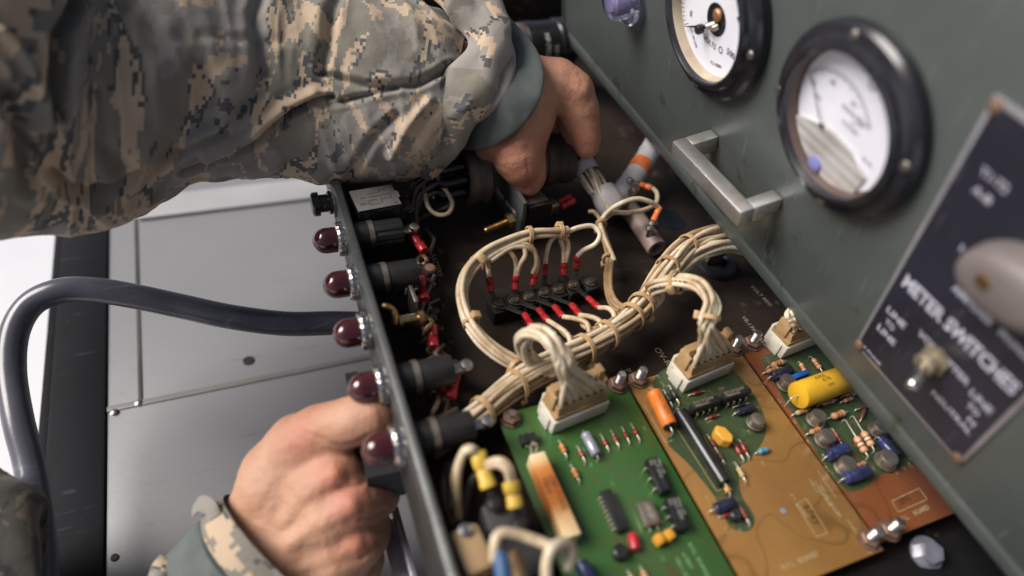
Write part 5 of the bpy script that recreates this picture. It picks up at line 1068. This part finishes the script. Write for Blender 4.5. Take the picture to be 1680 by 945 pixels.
# ---- cloth
def ridged(p, s_): return 1-abs(noise.noise(p*s_))*2
def loft(secs, nu, nv, fold, seed, ratio=.8, u0=0.0, closed_ends=(True, True), th0=0.0, amp2=1.0):
    """secs: (lower px,py, upper px,py, depth, depth ratio); a cloth tube through oval sections"""
    UR = sum((CP(s[0],s[1],s[4])-CP(s[2],s[3],s[4])).length for s in secs)/len(secs)*.42
    S_ = []
    for (lx, ly, ux, uy, dp, rt) in secs: l, u = CP(lx, ly, dp), CP(ux, uy, dp); S_.append(((l+u)*.5, (l-u)*.5, rt))
    C = smooth_path([s_[0] for s_ in S_], nu); A = smooth_path([s_[1] for s_ in S_], nu); Rt = smooth_path([(s_[2],0,0) for s_ in S_], nu); n_ = len(C)
    vs = []; uv = []; us = 0; fwd = R3 @ V((0,0,1))
    for i in range(n_):
        if i: us += (C[i]-C[i-1]).length
        t = (C[min(i+1,n_-1)]-C[max(i-1,0)]).normalized(); a = A[i]; fwd = (C[i]-CAM).normalized(); dz = (fwd - t*fwd.dot(t)); dz = (dz - a.normalized()*dz.dot(a.normalized())).normalized()*a.length*Rt[i].x
        for k in range(nv):
            th = 2*math.pi*k/nv; off = a*math.cos(th) + dz*math.sin(th); nrm = off.normalized(); p = C[i]+off
            vs.append(p + nrm*fold(us, th, p, i/(n_-1))); uv.append((us+u0, th*UR))
    b = MB(); fs = []; uvs = []
    for i in range(n_-1):
        for k in range(nv):
            k2 = (k+1) % nv; idx_ = [i*nv+k, i*nv+k2, (i+1)*nv+k2, (i+1)*nv+k]; fs.append(idx_)
            w_ = [uv[j] for j in idx_]
            if k2 == 0: r_ = UR*2*math.pi; w_ = [w_[0], (w_[1][0], r_), (w_[2][0], r_), w_[3]]
            uvs.append(w_)
    b.add(vs, fs, uvs)
    for i, fl in ((0, closed_ends[0]), (n_-1, closed_ends[1])):
        if fl: b.f.append([i*nv+k for k in range(nv)]); b.m.append(0); b.uv.append([uv[i*nv+k] for k in range(nv)])
    return b
CREASES = [([(128,-40),(121,12),(100,54),(95,125),(98,185)],13,-10),([(-10,50),(22,80),(46,117),(62,165),(67,205)],11,7),([(-30,110),(10,150),(36,210),(48,300)],14,-8),
 ([(50,233),(75,283),(125,317),(208,300),(262,268),(290,240)],9,-6),([(60,260),(100,318),(190,338),(250,325)],8,4),([(300,285),(354,271),(425,233),(479,188),(521,165),(545,160)],5.5,-6.5),([(340,255),(415,217),(470,172),(515,152)],9,4),
 ([(250,354),(300,318),(354,285),(420,268)],6,-4),([(232,292),(265,250),(308,226),(366,200)],6,3.5),([(240,300),(275,262),(318,240),(370,215)],6,-4),([(526,118),(560,128),(605,142),(683,138),(740,110)],7,-4),([(525,176),(604,156),(650,144)],5,-3.5),
 ([(432,-30),(420,20),(424,60),(430,110),(424,150),(395,185)],12,-4.5),([(330,58),(370,64),(425,62),(460,66)],9,-1.0),([(640,250),(668,205),(705,165)],8,3),([(575,285),(610,225),(650,190)],8,-3.5),([(560,-20),(540,40),(530,110)],10,-3.5),([(205,40),(255,110),(262,190),(240,240)],24,5),([(300,60),(340,120),(330,190)],22,-3),([(150,150),(160,230),(200,280)],16,-4)]
def fold1(us, th, p, s_):
    return foldbase(us, th, p, s_) + crease(p, CREASES)
def foldbase(us, th, p, s_):
    q = p*.012
    f = 2.6*(ridged(V((q.x*1.6+q.y*.7, q.y*.8, q.z*1.7)), 1.0)-.55)
    f += 1.6*math.sin(us*.045+math.sin(th*1.3)*1.7+th*1.5)*(.35+.65*s_)
    f += 1.6*(ridged(V((us*.03+th*.55, th*.5-us*.006, 3.3)), 1.0)-.5)*2*s_
    f += .9*(ridged(V((us*.07-th*.9, th*1.1, 8.1)), 1.0)-.5)*2
    f += .5*noise.noise(p*.12)
    return f
sl1 = loft([(-260,470,-330,-260,e-130,.75),(-120,430,-150,-240,e-105,.75),(0,388,0,-190,e-80,.75),(105,381,90,-150,e-62,.72),(185,369,190,-125,e-50,.7),(270,333,300,-95,e-40,.7),(345,300,400,-62,e-30,.7),(430,287,480,-34,e-20,.72),(540,297,560,-10,e-12,.75),(625,300,655,8,e-8,.75),(682,296,722,30,e-5,.75),(708,284,762,62,e-3,.7)], 22, 300, fold1, 1)
build('sleeve', sl1, camo_m, person, ang=180, label='camouflage sleeve of the reaching arm')
def fold2(us, th, p, s_): return 2.2*(ridged(p*.045, 1.0)-.5)*2 + 1.1*math.sin(th*3+us*.1) + .4*noise.noise(p*.15)
# bunched end of the sleeve wrapping the wrist
sl2 = loft([(640,-90,790,-120,e-26,.6),(690,-20,800,-40,e-26,.6),(728,18,815,2,e-28,.62),(760,60,834,56,e-30,.62),(748,102,834,108,e-30,.6),(728,135,818,152,e-28,.58),(708,172,795,192,e-25,.58),(697,212,762,226,e-20,.6),(690,250,735,263,e-16,.6),(688,284,714,292,e-10,.6)], 10, 80, fold2, 2, u0=40)
build('sleeve_end', sl2, camoe_m, person, ang=180, label='bunched bright end of the camouflage sleeve')
def fold3(us, th, p, s_): return .7*noise.noise(p*.06) + .15*noise.noise(p*.4)
# folded grey green cuff
def cuffring(pts, wd, thk, name, mat, label):
    """a strap standing on the wrist: pts (px,py,depth) of its middle, wd half width"""
    P = smooth_path([CP(*q[:3]) for q in pts], 10); n_ = len(P); ws = smooth_path([(q[3],q[4] if len(q) > 4 else 0,0) for q in pts], 10); b = MB(); nv = 24; vs = []
    for i in range(n_):
        t = (P[min(i+1,n_-1)]-P[max(i-1,0)]).normalized(); vw = (CAM-P[i]).normalized(); a = t.cross(vw).normalized(); c = a.cross(t).normalized(); tl = ws[i].y; a2 = (a*math.cos(tl)+c*math.sin(tl)); c2 = a2.cross(t).normalized()
        for k in range(nv):
            th = 2*math.pi*k/nv; x_ = math.copysign(abs(math.cos(th))**.6, math.cos(th)); p = P[i] + a2*x_*ws[i].x + c2*math.sin(th)*thk; vs.append(p + c2*(2.2*noise.noise(p*.06)+.4*noise.noise(p*.25)))
    b.add(vs, [[i*nv+k, i*nv+(k+1)%nv, (i+1)*nv+(k+1)%nv, (i+1)*nv+k] for i in range(n_-1) for k in range(nv)] + [list(range(nv)), [(n_-1)*nv+k for k in range(nv)]], None)
    return build(name, b, mat, person, ang=60, label=label)
cuffring([(790,-40,e+20,5),(812,18,e+4,4.5),(828,45,e-8,5.5),(846,72,e-15,7),(860,100,e-20,8.5,.1),(862,128,e-24,9.5,.1),(850,160,e-26,10.5,.1),(825,190,e-24,10.5,.1),(790,212,e-16,10),(752,218,e-2,9),(725,216,e+22,8)], 1, 1.5, 'cuff', cuff_m, 'grey green cuff band of the reaching arm')
cuffring([(800,20,e-10,3),(820,55,e-18,4),(832,95,e-24,4.5),(824,140,e-27,4.5),(798,176,e-26,4),(770,196,e-20,4)], 1, 2.6, 'cuff_edge', camo_m, None)
# lower arm: sleeve, camouflage hem, tab
def fold4(us, th, p, s_): return 1.5*(ridged(p*.03, 1.0)-.5)*2 + .4*noise.noise(p*.1)
sl3 = loft([(260,1260,20,1170,d+30,.8),(370,1150,130,1050,d+24,.8),(440,1070,232,948,d+16,.85),(500,1022,306,872,d+12,.85),(522,1006,340,846,d+12,.85)], 10, 90, fold4, 3, u0=10)
build('sleeve', sl3, cuff_m, person, ang=180, label='plain grey green sleeve of the gripping arm')
sl4 = loft([(522,1008,344,843,d+11,.88),(546,1006,358,830,d+11,.88),(568,1002,374,816,d+12,.86)], 8, 90, lambda us, th, p, s_: 1.6+.8*noise.noise(p*.05)+.6*math.sin(s_*3.1), 4, u0=70, closed_ends=(False, False))
build('sleeve_hem', sl4, camo_m, person, ang=60, label='camouflage hem of the gripping arm')
b = MB(); a, c = CP(316,836,d-2), CP(352,852,d-6); b.tube(smooth_path([CP(318,838,d+4), CP(328,826,d+0), CP(344,832,d-4), CP(352,850,d-6)], 5), [3.4]*16, 14, flat=.25); build('sleeve_tab', b, camo_m, person)
b = loft([(300,1010,212,1000,d-2,.5),(330,985,225,948,d-2,.5),(300,945,240,925,d,.4),(282,925,262,912,d+4,.3)], 8, 40, fold2, 5, u0=200); build('sleeve_fold', b, camo_m, person, ang=180)
# trouser leg in the lower left corner
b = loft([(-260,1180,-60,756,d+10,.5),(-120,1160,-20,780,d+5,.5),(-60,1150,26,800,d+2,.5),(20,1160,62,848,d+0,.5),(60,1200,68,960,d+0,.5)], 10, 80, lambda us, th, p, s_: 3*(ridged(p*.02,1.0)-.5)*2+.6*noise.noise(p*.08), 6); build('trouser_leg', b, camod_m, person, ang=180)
for o in bpy.data.objects:
    if '_w' in o: del o['_w']
